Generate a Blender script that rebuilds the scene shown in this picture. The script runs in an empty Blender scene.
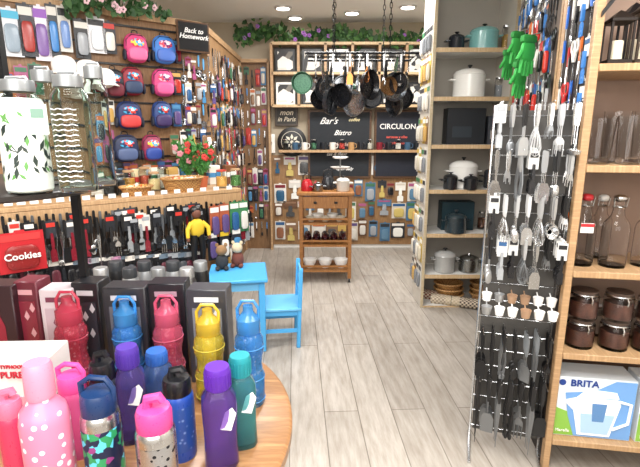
import bpy, bmesh, math, random
from mathutils import Vector, Matrix, Euler
random.seed(7)
sc=bpy.context.scene
H=1.5;FL=462.0;TH=math.radians(12.6);C=math.cos(TH);S=math.sin(TH)
cam=bpy.data.cameras.new('camera');co=bpy.data.objects.new('camera',cam);sc.collection.objects.link(co)
co.location=(0,0,H);co.rotation_euler=(math.radians(90)-TH,0,0);cam.lens=36*FL/640;cam.sensor_width=36;cam.clip_start=.05
sc.camera=co
try:
    sc.view_settings.view_transform='Standard'
except Exception: pass
# ---------- measuring helpers
def ray(x,y):
    u=(x-320)/FL;v=(y-233.5)/FL
    return Vector((u,C-v*S,-S-v*C))
def pix(x,y,p0,n):
    d=ray(x,y);p0=Vector(p0);n=Vector(n);o=Vector((0,0,H))
    return o+d*((p0-o).dot(n)/d.dot(n))
def onZ(x,y,z): return pix(x,y,(0,0,z),(0,0,1))
def onY(x,y,Y): return pix(x,y,(0,Y,0),(0,1,0))
def col(x,z,p0,d):
    k=(x-320)/FL
    s=(k*(C*p0[1]-S*(z-H))-p0[0])/(d[0]-k*C*d[1])
    return Vector((p0[0]+s*d[0],p0[1]+s*d[1],z))
def colY(x,z,Y): return col(x,z,(0,Y),(1,0))
def dep(p): return p[1]*C-(p[2]-H)*S
# ---------- materials
def lin(h):
    h=h.lstrip('#');r=[int(h[i:i+2],16)/255 for i in (0,2,4)]
    return tuple(((v/12.92) if v<=.04045 else ((v+.055)/1.055)**2.4) for v in r)+(1,)
def lighten(h,f):
    h=h.lstrip('#');return '#'+''.join('%02x'%int(int(h[i:i+2],16)*(1-f)+255*f) for i in(0,2,4))
MC={}
def M(h,rough=.5,metal=0,trans=0,emit=0,coat=0,ior=1.35):
    k=(h,rough,metal,trans,emit,coat,ior)
    if k in MC: return MC[k]
    m=bpy.data.materials.new('mat_'+h.strip('#'));m.use_nodes=True
    nt=m.node_tree;b=nt.nodes['Principled BSDF']
    b.inputs['Base Color'].default_value=lin(h);b.inputs['Roughness'].default_value=rough
    b.inputs['Metallic'].default_value=metal;b.inputs['Transmission Weight'].default_value=trans
    if trans: b.inputs['IOR'].default_value=ior
    if coat: b.inputs['Coat Weight'].default_value=coat
    if emit:
        b.inputs['Emission Color'].default_value=lin(h);b.inputs['Emission Strength'].default_value=emit
    elif not trans:
        n=nt.nodes.new('ShaderNodeTexNoise');n.inputs['Scale'].default_value=14
        mr=nt.nodes.new('ShaderNodeMapRange');mr.inputs[3].default_value=max(0,rough-.08);mr.inputs[4].default_value=min(1,rough+.08)
        nt.links.new(n.outputs['Fac'],mr.inputs[0]);nt.links.new(mr.outputs[0],b.inputs['Roughness'])
    MC[k]=m;return m
def P(kind,cols,scale=20,rough=.5,metal=0,stretch=(1,1,1),bump=0,pos=None,const=False,trans=0,coord='Object'):
    k=(kind,tuple(cols),scale,rough,metal,stretch,bump,const,trans)
    if k in MC: return MC[k]
    m=bpy.data.materials.new('mat_'+kind);m.use_nodes=True;nt=m.node_tree;b=nt.nodes['Principled BSDF']
    tc=nt.nodes.new('ShaderNodeTexCoord');mp=nt.nodes.new('ShaderNodeMapping');mp.inputs['Scale'].default_value=stretch
    nt.links.new(tc.outputs[coord],mp.inputs[0])
    if kind=='voronoi':
        t=nt.nodes.new('ShaderNodeTexVoronoi');out=t.outputs['Distance']
    elif kind=='cells':
        t=nt.nodes.new('ShaderNodeTexVoronoi');t.feature='F1';out=t.outputs['Color']
    elif kind=='wave':
        t=nt.nodes.new('ShaderNodeTexWave');t.inputs['Distortion'].default_value=.3;out=t.outputs['Fac']
    elif kind=='checker':
        t=nt.nodes.new('ShaderNodeTexChecker');out=t.outputs['Fac']
    else:
        t=nt.nodes.new('ShaderNodeTexNoise');t.inputs['Detail'].default_value=5;out=t.outputs['Fac']
    t.inputs['Scale'].default_value=scale
    nt.links.new(mp.outputs[0],t.inputs['Vector'])
    r=nt.nodes.new('ShaderNodeValToRGB');r.color_ramp.interpolation='CONSTANT' if const else 'LINEAR'
    n=len(cols)
    if pos is None: pos=[(.25+.5*i/(n-1)) if kind in('noise',) else i/(n if const else n-1) for i in range(n)]
    while len(r.color_ramp.elements)<n: r.color_ramp.elements.new(.5)
    for i in range(n):
        r.color_ramp.elements[i].position=pos[i]
    for i in range(n): r.color_ramp.elements[i].color=lin(cols[i])
    nt.links.new(out,r.inputs[0]);nt.links.new(r.outputs[0],b.inputs['Base Color'])
    b.inputs['Roughness'].default_value=rough;b.inputs['Metallic'].default_value=metal
    b.inputs['Transmission Weight'].default_value=trans
    if trans: b.inputs['IOR'].default_value=1.25
    if bump:
        bn=nt.nodes.new('ShaderNodeBump');bn.inputs['Strength'].default_value=bump;bn.inputs['Distance'].default_value=.01
        nt.links.new(out,bn.inputs['Height']);nt.links.new(bn.outputs[0],b.inputs['Normal'])
    MC[k]=m;return m
def wood(a,b_,st=(1,1,12),sc_=6,rough=.45): return P('noise',(a,b_,a),sc_,rough,0,st,.1)
def floor_mat():
    m=bpy.data.materials.new('mat_floor_planks');m.use_nodes=True;nt=m.node_tree;b=nt.nodes['Principled BSDF']
    tc=nt.nodes.new('ShaderNodeTexCoord')
    mp=nt.nodes.new('ShaderNodeMapping');mp.inputs['Rotation'].default_value=(0,0,math.radians(87))
    nt.links.new(tc.outputs['Object'],mp.inputs[0])
    br=nt.nodes.new('ShaderNodeTexBrick');br.inputs['Scale'].default_value=1
    br.inputs['Brick Width'].default_value=1.6;br.inputs['Row Height'].default_value=.185
    br.inputs['Mortar Size'].default_value=.0032;br.inputs['Mortar Smooth'].default_value=.35
    br.inputs['Color1'].default_value=lin('#a8a198');br.inputs['Color2'].default_value=lin('#bbb4ab');br.inputs['Mortar'].default_value=lin('#7f776e')
    nt.links.new(mp.outputs[0],br.inputs['Vector'])
    mp2=nt.nodes.new('ShaderNodeMapping');mp2.inputs['Scale'].default_value=(1.5,10,1)
    nt.links.new(mp.outputs[0],mp2.inputs[0])
    n=nt.nodes.new('ShaderNodeTexNoise');n.inputs['Scale'].default_value=3.2;n.inputs['Detail'].default_value=7;n.inputs['Roughness'].default_value=.65
    nt.links.new(mp2.outputs[0],n.inputs['Vector'])
    r=nt.nodes.new('ShaderNodeValToRGB');r.color_ramp.elements[0].position=.32;r.color_ramp.elements[0].color=lin('#bcb4aa')
    r.color_ramp.elements[1].position=.66;r.color_ramp.elements[1].color=(1,1,1,1)
    nt.links.new(n.outputs['Fac'],r.inputs[0])
    mx=nt.nodes.new('ShaderNodeMix');mx.data_type='RGBA';mx.blend_type='MULTIPLY';mx.inputs[0].default_value=.65
    nt.links.new(br.outputs['Color'],mx.inputs[6]);nt.links.new(r.outputs[0],mx.inputs[7])
    nt.links.new(mx.outputs[2],b.inputs['Base Color'])
    b.inputs['Roughness'].default_value=.33
    return m
# ---------- mesh builder
class MB:
    def __init__(s): s.V=[];s.F=[];s.Mi=[];s.Sm=[]
    def add(s,vs,fs,m,sm,c=(0,0,0),rot=None):
        b=len(s.V);R=Euler(rot).to_matrix() if rot else None;c=Vector(c)
        for v in vs:
            v=Vector(v)
            if R: v=R@v
            s.V.append(v+c)
        for f in fs: s.F.append([b+i for i in f]);s.Mi.append(m);s.Sm.append(sm)
        return s
    def box(s,c,d,m=0,ch=0,rot=None):
        hx,hy,hz=d[0]/2,d[1]/2,d[2]/2
        if ch<=0:
            vs=[(x*hx,y*hy,z*hz) for x in(-1,1) for y in(-1,1) for z in(-1,1)]
            fs=[(0,1,3,2),(4,6,7,5),(0,4,5,1),(2,3,7,6),(0,2,6,4),(1,5,7,3)]
            return s.add(vs,fs,m,False,c,rot)
        ch=min(ch,hx*.9,hy*.9,hz*.9);vs=[];ix={}
        for x in(-1,1):
            for y in(-1,1):
                for z in(-1,1):
                    for a in range(3):
                        ix[(x,y,z,a)]=len(vs)
                        vs.append((x*(hx-(0 if a==0 else ch)),y*(hy-(0 if a==1 else ch)),z*(hz-(0 if a==2 else ch))))
        fs=[]
        for a in range(3):
            for g in(-1,1):
                q=[]
                for (p,r) in((-1,-1),(1,-1),(1,1),(-1,1)):
                    k=[p,r];k.insert(a,g);q.append(ix[(k[0],k[1],k[2],a)])
                fs.append(q)
        for x in(-1,1):
            for y in(-1,1):
                for z in(-1,1): fs.append([ix[(x,y,z,a)] for a in range(3)])
        for a in range(3):
            o=[i for i in range(3) if i!=a]
            for g in(-1,1):
                for h in(-1,1):
                    def K(t,w):
                        k=[0,0,0];k[a]=t;k[o[0]]=g;k[o[1]]=h
                        return ix[(k[0],k[1],k[2],w)]
                    fs.append([K(-1,o[0]),K(1,o[0]),K(1,o[1]),K(-1,o[1])])
        return s.add(vs,fs,m,False,c,rot)
    def lathe(s,pr,m=0,seg=20,c=(0,0,0),rot=None,sx=1,sy=1,sq=1.0):
        vs=[];rings=[]
        def cp(a):
            x,y=math.cos(a),math.sin(a)
            if sq!=1.0:
                k=(abs(x)**(2/sq)+abs(y)**(2/sq))**(-sq/2)
                x,y=x*k,y*k
            return x*sx,y*sy
        for r,z in pr:
            if r<1e-6: rings.append([len(vs)]);vs.append((0,0,z))
            else:
                q=[]
                for i in range(seg):
                    x,y=cp(2*math.pi*i/seg);q.append(len(vs));vs.append((r*x,r*y,z))
                rings.append(q)
        fs=[]
        for a,b in zip(rings,rings[1:]):
            for i in range(seg):
                j=(i+1)%seg
                if len(a)==1 and len(b)==1: continue
                if len(a)==1: fs.append((a[0],b[i],b[j]))
                elif len(b)==1: fs.append((a[i],a[j],b[0]))
                else: fs.append((a[i],a[j],b[j],b[i]))
        return s.add(vs,fs,m,True,c,rot)
    def tube(s,pts,r,m=0,seg=6,closed=False,rot=None,c=(0,0,0)):
        pts=[Vector(p) for p in pts];n=len(pts);vs=[];N=None
        rr=r if isinstance(r,(list,tuple)) else [r]*n
        for i,p in enumerate(pts):
            a=pts[(i-1)%n] if (i>0 or closed) else p;b=pts[(i+1)%n] if (i<n-1 or closed) else p
            t=(b-a).normalized()
            if N is None:
                N=t.cross(Vector((0,0,1)));N=N if N.length>.05 else t.cross(Vector((0,1,0)))
            N=(N-t*N.dot(t))
            if N.length<1e-4: N=t.cross(Vector((1,.3,0)))
            N.normalize();B=t.cross(N)
            for k in range(seg):
                an=2*math.pi*k/seg;vs.append(p+(N*math.cos(an)+B*math.sin(an))*rr[i])
        fs=[]
        for i in range(n if closed else n-1):
            j=(i+1)%n
            for k in range(seg):
                l=(k+1)%seg;fs.append((i*seg+k,i*seg+l,j*seg+l,j*seg+k))
        if not closed:
            fs.append(list(range(seg)));fs.append([(n-1)*seg+k for k in range(seg)])
        return s.add(vs,fs,m,True,c,rot)
    def plate(s,pts,th,m=0,c=(0,0,0),rot=None):
        n=len(pts);vs=[(x,-th/2,z) for x,z in pts]+[(x,th/2,z) for x,z in pts]
        fs=[list(range(n)),list(range(n,2*n))]+[(i,(i+1)%n,n+(i+1)%n,n+i) for i in range(n)]
        return s.add(vs,fs,m,False,c,rot)
    def blob(s,c,d,e=.6,m=0,seg=18,rings=10,rot=None):
        def pw(v,e): return math.copysign(abs(v)**e,v)
        vs=[];fs=[]
        for i in range(rings+1):
            ph=-math.pi/2+math.pi*i/rings
            for j in range(seg):
                a=2*math.pi*j/seg
                vs.append((d[0]/2*pw(math.cos(ph),e)*pw(math.cos(a),e),d[1]/2*pw(math.cos(ph),e)*pw(math.sin(a),e),d[2]/2*pw(math.sin(ph),e)))
        for i in range(rings):
            for j in range(seg):
                k=(j+1)%seg;fs.append((i*seg+j,i*seg+k,(i+1)*seg+k,(i+1)*seg+j))
        return s.add(vs,fs,m,True,c,rot)
    def mesh(s,name):
        me=bpy.data.meshes.new(name);me.from_pydata([tuple(v) for v in s.V],[],s.F)
        me.polygons.foreach_set('material_index',s.Mi);me.polygons.foreach_set('use_smooth',s.Sm)
        bm=bmesh.new();bm.from_mesh(me);bmesh.ops.remove_doubles(bm,verts=bm.verts,dist=1e-6)
        bmesh.ops.recalc_face_normals(bm,faces=bm.faces);bm.to_mesh(me);bm.free()
        try: me.set_sharp_from_angle(angle=math.radians(38))
        except Exception: pass
        me.update();return me
CA={}
def ob(name,key,fn,mats,loc=(0,0,0),rot=(0,0,0),parent=None,scale=1,label=None,cat=None,group=None,kind=None):
    if isinstance(rot,(int,float)): rot=(0,0,rot)
    if key is None: me=None
    elif key in CA: me=CA[key]
    else:
        b=MB();fn(b);me=b.mesh(name)
        for i in range(max(b.Mi)+1): me.materials.append(None)
        CA[key]=me
    o=bpy.data.objects.new(name,me);sc.collection.objects.link(o)
    o.location=loc;o.rotation_euler=rot
    o.scale=(scale,)*3 if isinstance(scale,(int,float)) else scale
    if parent: o.parent=parent
    if me:
        if not isinstance(mats,(list,tuple)): mats=[mats]
        for i,sl in enumerate(o.material_slots):
            sl.link='OBJECT';sl.material=mats[min(i,len(mats)-1)]
    else: o.empty_display_size=.05
    if label: o['label']=label
    if cat: o['category']=cat
    if group: o['group']=group
    if kind: o['kind']=kind
    return o
UK=[0]
def uk(): UK[0]+=1;return ('u',UK[0])
TX={}
def text(s,size,mat,loc,parent,rot=(math.pi/2,0,0),name='lettering',ext=.0012,ax='CENTER',bold=0,shear=0):
    k=(s,size,ax,bold,shear)
    if k not in TX:
        cu=bpy.data.curves.new('t','FONT');cu.body=s;cu.size=size;cu.align_x=ax;cu.align_y='CENTER';cu.extrude=ext;cu.resolution_u=3;cu.offset=bold;cu.space_line=.85;cu.shear=shear
        t=bpy.data.objects.new('t',cu);sc.collection.objects.link(t);bpy.context.view_layer.update()
        dg=bpy.context.evaluated_depsgraph_get();me=bpy.data.meshes.new_from_object(t.evaluated_get(dg))
        bpy.data.objects.remove(t);me.materials.clear();me.materials.append(None);TX[k]=me
    o=bpy.data.objects.new(name,TX[k]);sc.collection.objects.link(o);o.location=loc;o.rotation_euler=rot;o.parent=parent
    o.material_slots[0].link='OBJECT';o.material_slots[0].material=mat
    return o
def prism(n,d,mat,c,rot=0,ch=0,**k):
    return ob(n,('bx',)+tuple(round(v,4) for v in d)+(ch,),lambda b:b.box((0,0,0),d,0,ch),mat,c,rot,**k)
# common materials
STEEL=M('#cfd1d3',.25,1);STEELD=M('#8d9093',.3,1);SATIN=M('#b4b6b8',.42,.85);BLK=M('#141416',.35);BLKM=M('#1d1d20',.4,.6);WHITE=M('#f0efec',.4)
OAK=wood('#c4a27a','#a88560',(1,1,10));OAKH=wood('#c6a47c','#ab8862',(10,1,1));PINE=wood('#d6bd98','#c2a47c',(8,8,1));DARKW=wood('#6b4a30','#50351f',(1,1,8))
WHP=M('#e9e7e2',.45);GLASS=M('#ffffff',0,0,1.0,ior=1.25);CLR=M('#fbffff',.02,0,1.0,ior=1.15)
WICK=P('checker',('#8a5a2c','#c99a5c'),90,.7,0,(1,1,1),.6)
# ---------- room
FLM=floor_mat()
prism('floor',(7.5,8,.1),FLM,(-.9,2.2,-.05),kind='structure')
prism('ceiling',(7.5,8,.1),M('#eeeeea',.8),(-.9,2.2,2.8),kind='structure')
prism('wall_back',(7.5,.12,2.75),M('#b3a58f',.8),(-.9,5.96,1.375),kind='structure')
prism('wall_right',(.12,8,2.75),M('#cfc8bd',.8),(2.1,2.2,1.375),kind='structure')
prism('wall_left',(.12,8,2.75),M('#cfc8bd',.8),(-4.2,2.2,1.375),kind='structure')
prism('wall_front',(7.5,.12,2.75),M('#cfc8bd',.8),(-.9,-1.7,1.375),kind='structure')
prism('baseboard_back',(3.0,.02,.09),WHP,(.55,5.89,.045),kind='structure')
# ceiling lamps
def lampfix(x,y,sz=.07):
    r=ob('ceiling_lamp',('clamp',sz),lambda b:b.lathe([(sz+.02,0),(sz+.02,-.015),(sz,-.02),(sz,-.005),(0,-.005)],0,24),M('#dddddd',.3,.5),(x,y,2.75),label='round white recessed ceiling downlight, switched on',cat='ceiling lamp',group='recessed ceiling downlights')
    ob('lamp_lens',('clens',sz),lambda b:b.lathe([(0,-.012),(sz-.005,-.012),(sz-.005,-.007),(0,-.007)],0,24),M('#fff8ec',.5,emit=14),parent=r)
    return r
for (x,y) in((283,7),(295,17),(470,4),(352,12),(408,6)):
    p=onZ(x,y,2.75);lampfix(p.x,p.y)
def area(x,y,z,sx,sy,e,rot=(0,0,0),colr=(1,.985,.965)):
    l=bpy.data.lights.new('area_light','AREA');l.shape='RECTANGLE';l.size=sx;l.size_y=sy;l.energy=e;l.color=colr
    o=bpy.data.objects.new('area_light',l);sc.collection.objects.link(o);o.location=(x,y,z);o.rotation_euler=rot
for (x,y,e) in((-.3,.2,52),(-.3,2.2,48),(.2,4.3,60),(-2.0,1.4,68),(-2.3,4.6,28),(1.2,.9,46),(1.3,4.4,22)): area(x,y,2.7,1.0,.7,e)
area(0,-1.2,1.9,2.6,1.4,66,(math.radians(80),0,0))
# ================= helper things
def pot(xc,yb,yt,w,Y,zs,colr,lab,lid=True,steel=False):
    p=colY(xc,zs,Y);t=dep(p);r=w/2*t/FL*.86;h=(onY(xc,yt,Y).z-zs)
    m=M(colr,.25,1 if steel else 0,coat=.4 if not steel else 0);hb=h*.68
    g=ob('cooking_pot',uk(),lambda b:b.lathe([(0,0),(r*.9,0),(r,.01),(r,hb),(r*1.03,hb+.004),(r*.97,hb+.004),(r*.95,.012),(0,.012)],0,28),m,p,label=lab,cat='cooking pot')
    ob('lid',uk(),lambda b:b.lathe([(r*1.03,hb+.004),(r*.9,hb+h*.12),(r*.5,hb+h*.2),(0,hb+h*.22)],0,28),m,parent=g)
    ob('lid_knob',uk(),lambda b:b.lathe([(.008,hb+h*.2),(.01,hb+h*.26),(.02,hb+h*.29),(.018,h),(0,h)],0,14),BLK if not steel else STEEL,parent=g)
    for s in(-1,1):
        ob('handle',uk(),lambda b:b.tube([(s*r*.97,-.03,hb*.8),(s*(r+.028),-.028,hb*.82),(s*(r+.03),.028,hb*.82),(s*r*.97,.03,hb*.8)],.006,0,8),m,parent=g)
    return g
def uh(b,L=.13,w=.018): b.plate([(-w/2,-.01),(-w*.35,0),(w*.35,0),(w/2,-.01),(w*.55,-L*.6),(w*.3,-L),(-w*.3,-L),(-w*.55,-L*.6)],.01)
def u_spat(b): b.tube([(0,0,-.12),(0,0,-.2)],.003);b.plate([(-.018,-.2),(.018,-.2),(.032,-.23),(.032,-.31),(-.032,-.31),(-.032,-.23)],.003)
def u_ladle(b):
    b.tube([(0,0,-.12),(0,-.002,-.24)],.003);b.lathe([(0,-.035),(.026,-.022),(.034,0),(.032,0),(.024,-.019),(0,-.031)],0,14,(0,-.025,-.27))
def u_whisk(b):
    b.tube([(0,0,-.11),(0,0,-.15)],.005)
    for k in range(5):
        a=math.pi*k/5
        pts=[(math.cos(a)*x,math.sin(a)*x-.0,z) for x,z in((.004,-.15),(.022,-.2),(.03,-.25),(.022,-.285),(0,-.3),(-.022,-.285),(-.03,-.25),(-.022,-.2),(-.004,-.15))]
        b.tube(pts,.0018,0,4)
def u_spoon(b): b.tube([(0,0,-.12),(0,0,-.22)],.003);b.blob((0,-.003,-.25),(.045,.014,.075),.9,0,12,8)
def u_fork(b):
    b.tube([(0,0,-.12),(0,0,-.2)],.003);b.plate([(-.02,-.22),(-.008,-.2),(.008,-.2),(.02,-.22),(.02,-.24),(-.02,-.24)],.003)
    for x in(-.017,0,.017): b.tube([(x,0,-.235),(x,-.004,-.31)],.003,0,4)
def u_mash(b):
    b.tube([(0,0,-.1),(0,0,-.2),(-.025,0,-.23),(-.025,0,-.28)],.004);b.tube([(0,0,-.2),(.025,0,-.23),(.025,0,-.28)],.004)
    b.lathe([(0,0),(.035,0),(.035,-.005),(0,-.005)],0,16,(0,0,-.28))
def u_sieve(b): b.tube([(0,0,-.1),(0,0,-.17)],.004);b.lathe([(.04,0),(.042,.004),(.038,.004),(.026,-.02),(0,-.028),(.022,-.022),(.036,0)],0,18,(0,0,-.21),(math.pi/2,0,0))
def u_skew(b): b.tube([(0,0,-.1),(0,0,-.38)],[.004,.0015],0,5);b.plate([(-.006,-.1),(.006,-.1),(.012,-.16),(0,-.37),(-.012,-.16)],.002)
def u_tong(b):
    for s in(-1,1): b.tube([(s*.004,0,-.05),(s*.018,0,-.2),(s*.01,0,-.3)],.005,0,5);b.blob((s*.01,0,-.3),(.02,.012,.04),.9,0,8,6)
def u_brush(b):
    b.tube([(0,0,-.1),(0,0,-.17)],.005);b.box((0,0,-.19),(.045,.014,.03),0,.004);b.box((0,0,-.22),(.05,.016,.035),0,.003)
def u_peel(b): b.plate([(-.006,-.12),(.006,-.12),(.016,-.16),(.016,-.2),(.012,-.2),(.012,-.165),(-.012,-.165),(-.012,-.2),(-.016,-.2),(-.016,-.16)],.005)
HEADS={'spatula':u_spat,'ladle':u_ladle,'whisk':u_whisk,'serving_spoon':u_spoon,'meat_fork':u_fork,'potato_masher':u_mash,'sieve':u_sieve,'kitchen_knife':u_skew,'kitchen_tongs':u_tong,'basting_brush':u_brush,'peeler':u_peel}
def utensil(kind,p,rz,hm,tm,sc_=1,lab=None,group=None,tilt=0):
    word=kind.replace('_',' ')
    r=ob(kind,('uh',),lambda b:uh(b),hm,p,(0,tilt,rz),scale=sc_,label=lab or f'{word} hanging from a peg hook',cat='kitchen utensil',group=group)
    ob('head' if kind!='kitchen_knife' else 'blade',('ut',kind),HEADS[kind],tm,parent=r)
    return r
def sciss(p,rz,hm,sc_=1,group=None,lab='scissors hanging on a retail peg'):
    def h(b):
        for s in(-1,1):
            b.tube([(s*.018+math.cos(a)*.016,0,-.02+math.sin(a)*.022) for a in [i*math.pi/5 for i in range(10)]],.0045,0,6,True)
            b.tube([(s*.014,0,-.04),(s*.003,0,-.075)],.006)
    def bl(b):
        for s in(-1,1): b.plate([(s*.010,-.065),(0,-.07),(s*-.003,-.17),(s*-.008,-.12)],.003,0,(0,s*.002,0))
    r=ob('scissors',('sch',),h,hm,p,rz,scale=sc_,label=lab,cat='scissors',group=group)
    ob('blade',('scb',),bl,STEEL,parent=r)
def cardfn(w,h):
    def f(b):
        b.plate([(-w/2,0),(-w*.12,0),(-w*.1,.012),(w*.1,.012),(w*.12,0),(w/2,0),(w/2,-h),(-w/2,-h)],.003,0)
        b.box((0,-.003,-h*.13),(w*.86,.002,h*.16),1)
        b.blob((0,-.014,-h*.62),(w*.72,.024,h*.6),.5,2,12,8)
    return f
def toolcard(w,h):
    def f(b):
        b.plate([(-w/2,0),(-w*.12,0),(-w*.1,.012),(w*.1,.012),(w*.12,0),(w/2,0),(w/2,-h*.42),(-w/2,-h*.42)],.003,0)
        b.box((0,-.003,-h*.1),(w*.8,.002,h*.1),1)
        b.plate([(-w*.12,-h*.3),(w*.12,-h*.3),(w*.16,-h*.62),(w*.1,-h*.66),(-w*.1,-h*.66),(-w*.16,-h*.62)],.012,2,(0,-.008,0))
        b.plate([(-w*.08,-h*.66),(w*.08,-h*.66),(w*.3,-h*.74),(w*.3,-h),(-w*.3,-h),(-w*.3,-h*.74)],.004,2,(0,-.008,0))
    return f
PALB=['#1c1c1f','#23262b','#2c2f36','#7a1f2c','#b5382f','#d8d4cc','#e6e2da','#2d5a8a','#4a82ac','#c9a15a','#3b6a4f','#c0683a','#a0527a','#5b4a7a','#9a9ea3','#f0e9e0','#8a6a50','#cfc6b8']
def card(p,rz,w=.09,h=.16,cols=None,group=None,lab=None,word=None,cat='packaged item',tool=False):
    a=cols[0] if cols else random.choice(PALB);b_=cols[1] if cols else random.choice(PALB);c_=cols[2] if cols and len(cols)>2 else random.choice(PALB)
    if not word:
        word='carded_tool' if tool else ('hanging_packet' if w>=.085 else 'blister_pack')
    return ob(word,('card',round(w,3),round(h,3),tool),(toolcard if tool else cardfn)(w,h),[M(a,.4),M(b_,.4),M(c_,.25)],p,rz,label=lab or ('carded kitchen tool hanging on a display peg' if tool else 'carded blister pack hanging on a display peg'),cat=cat,group=group)
# ================= diagonal counter and partition
A=Vector((-1.87,2.7,0));D=Vector((1.235,.98,0)).normalized();N=Vector((D.y,-D.x,0));PHI=math.atan2(D.y,D.x)
ZC=1.05
def dg(s,o,z): p=A+D*s+N*o;return Vector((p.x,p.y,z))
LEN=1.577
def pd(x,y,o): return pix(x,y,dg(0,o,0),N)
s0,s1=-1.15,LEN
mid=(s0+s1)/2;LL=s1-s0
ct=ob('display_counter',None,None,None,dg(mid,0,0),PHI,label='long wooden shop counter with hanging rail below',cat='display counter')
prism('worktop',(LL,.55,.03),OAKH,(0,.26,ZC-.015),parent=ct,ch=.004)
prism('front_board',(LL,.025,.12),OAKH,(0,-.0,ZC-.09),parent=ct,ch=.003)
prism('back_panel',(LL,.03,.34),P('noise',('#3a2c24','#574335'),5,.6),(0,.06,.76),parent=ct)
prism('base',(LL-.6,.4,.62),M('#2a2320',.6),(-.3,.3,.31),parent=ct)
for i in range(2): prism('rail',(LL-.05,.014,.014),STEELD,(0,.036,.88-.24*i),parent=ct)
pt=ob('slatwall_partition',None,None,None,dg(mid,-.58,0),PHI,label='tall brown slatted display partition behind the counter',cat='display partition')
prism('panel',(LL+.3,.05,2.34),wood('#9a7652','#7d5b3c',(10,1,1)),(-.15,.03,1.17),parent=pt)
for i in range(9): prism('slat_rail',(LL+.28,.012,.014),BLK,(-.15,-.004,1.15+.14*i),parent=pt)
prism('top_trim',(LL+.3,.09,.05),OAKH,(-.15,.03,2.35),parent=pt)
for lay,(o,y0) in enumerate(((.03,217),(.06,224))):
    x=2+lay*4
    while x<250:
        p=pd(x,y0-x*.068+random.uniform(-2,2),o)
        k=random.choice(['spatula','serving_spoon','ladle','whisk','meat_fork','basting_brush','kitchen_tongs','kitchen_knife'])
        if random.random()<.36: card(p,PHI,.06,.26,[random.choice(['#17171a','#1d2026','#2c2f36','#3a3d42','#d8d4cc']),random.choice(['#d8d4cc','#f0e9e0','#9a9ea3','#c7352b']),random.choice(['#1c1c1f','#1c1c1f','#26282c','#8d9093','#7a1f2c'])],group='carded tools below the counter',tool=True)
        else: utensil(k,p,PHI,random.choice([BLK,BLK,BLK,M('#7a7f85',.3,.8)]),random.choice([BLK,STEEL,STEEL,BLK]),.9,group='utensils hanging below the counter')
        x+=7.6-x*.013
x=2
while x<200:
    p=pd(x,262-x*.06,.05)
    card(p,PHI,.075,.22,[random.choice(['#17171a','#1f2226','#2c2a30','#3a2c33']),random.choice(['#d8d4cc','#9a9ea3','#c98fb0','#f0e9e0','#6a7a8a']),random.choice(['#1c1c1f','#26282c','#4a4d52','#5a2a35'])],group='carded gadgets on the lower counter rail',tool=random.random()<.6)
    x+=9-x*.016
for x in range(8,240,13):
    p=pd(x,204-x*.072,.013);prism('price_tag',(.045,.003,.028),WHITE,p+N*.003,PHI,label='small white price tag stuck on the counter edge',cat='price tag',group='price tags along the counter edge')
c0=card(pd(19,232,.13),PHI,.24,.24,['#b8242c','#d23a3a','#8a2a2a'],lab='large glossy red packet hanging at the counter end')
text('Cookies',.055,WHITE,(0,-.03,-.14),c0,bold=.001)
# backpacks on partition
def backpack(p,rz,c1,c2,sc_=1,w=1,emb=('#f3d34a','#e0455e','#4ab0e0','#ffffff')):
    bp=ob('backpack',('bp',),lambda b:b.blob((0,-.06,-.15),(.23,.12,.29),.7),M(c1,.55),p,rz,scale=(sc_*w,sc_,sc_),label='small colourful children\'s backpack with front pocket hanging on slat hooks',cat='backpack',group='childrens backpacks on the slatwall')
    ob('pocket',('bpp',),lambda b:b.blob((0,-.115,-.21),(.18,.06,.13),.6),M(c2,.5),parent=bp)
    ob('emblem',('bpe',),lambda b:b.blob((0,-.12,-.1),(.13,.02,.08),.9),P('cells',emb,40,.5,const=True),parent=bp)
    ob('zipper',('bpz',),lambda b:b.tube([(-.1,-.09,-.2),(-.1,-.095,-.08),(-.05,-.1,-.025),(.05,-.1,-.025),(.1,-.095,-.08),(.1,-.09,-.2)],.005),BLK,parent=bp)
    ob('carry_loop',('bpl',),lambda b:b.tube([(-.03,-.04,-.01),(-.025,-.04,.02),(0,-.04,.03),(.025,-.04,.02),(.03,-.04,-.01)],.006),BLK,parent=bp)
    for s in(-1,1): ob('side_pocket',('bps',s),lambda b:b.blob((s*.115,-.06,-.22),(.03,.08,.11),.7),M('#202535',.6),parent=bp)
E1=('#f3d34a','#e0455e','#4ab0e0','#ffffff');E2=('#e0455e','#f0c8d8','#7a2a6a','#f4e9f0');E3=('#20305a','#4ab0e0','#d8402f','#e8e8f0')
for x,y,a,b_,w,em in((133,34,'#d0407a','#e06a9a',1.05,E1),(161,36,'#3f7fd0','#4a6fc0',1.1,E2),(129,67,'#8a2030','#2a3b5a',1,E3),(160,69,'#c8407c','#d85a90',1.05,E2),(126,101,'#1a2c5c','#c23b3b',1.15,E3),(159,101,'#27407a','#3a2a5a',.95,E3),(123,134,'#1f2a4a','#4a5a80',1.15,E3),(149,134,'#8a2a4a','#27418f',.95,E1),(111,69,'#22262e','#6a2030',.9,E3)):
    backpack(pd(x,y,-.56),PHI,a,b_,.73,w,em)
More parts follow.
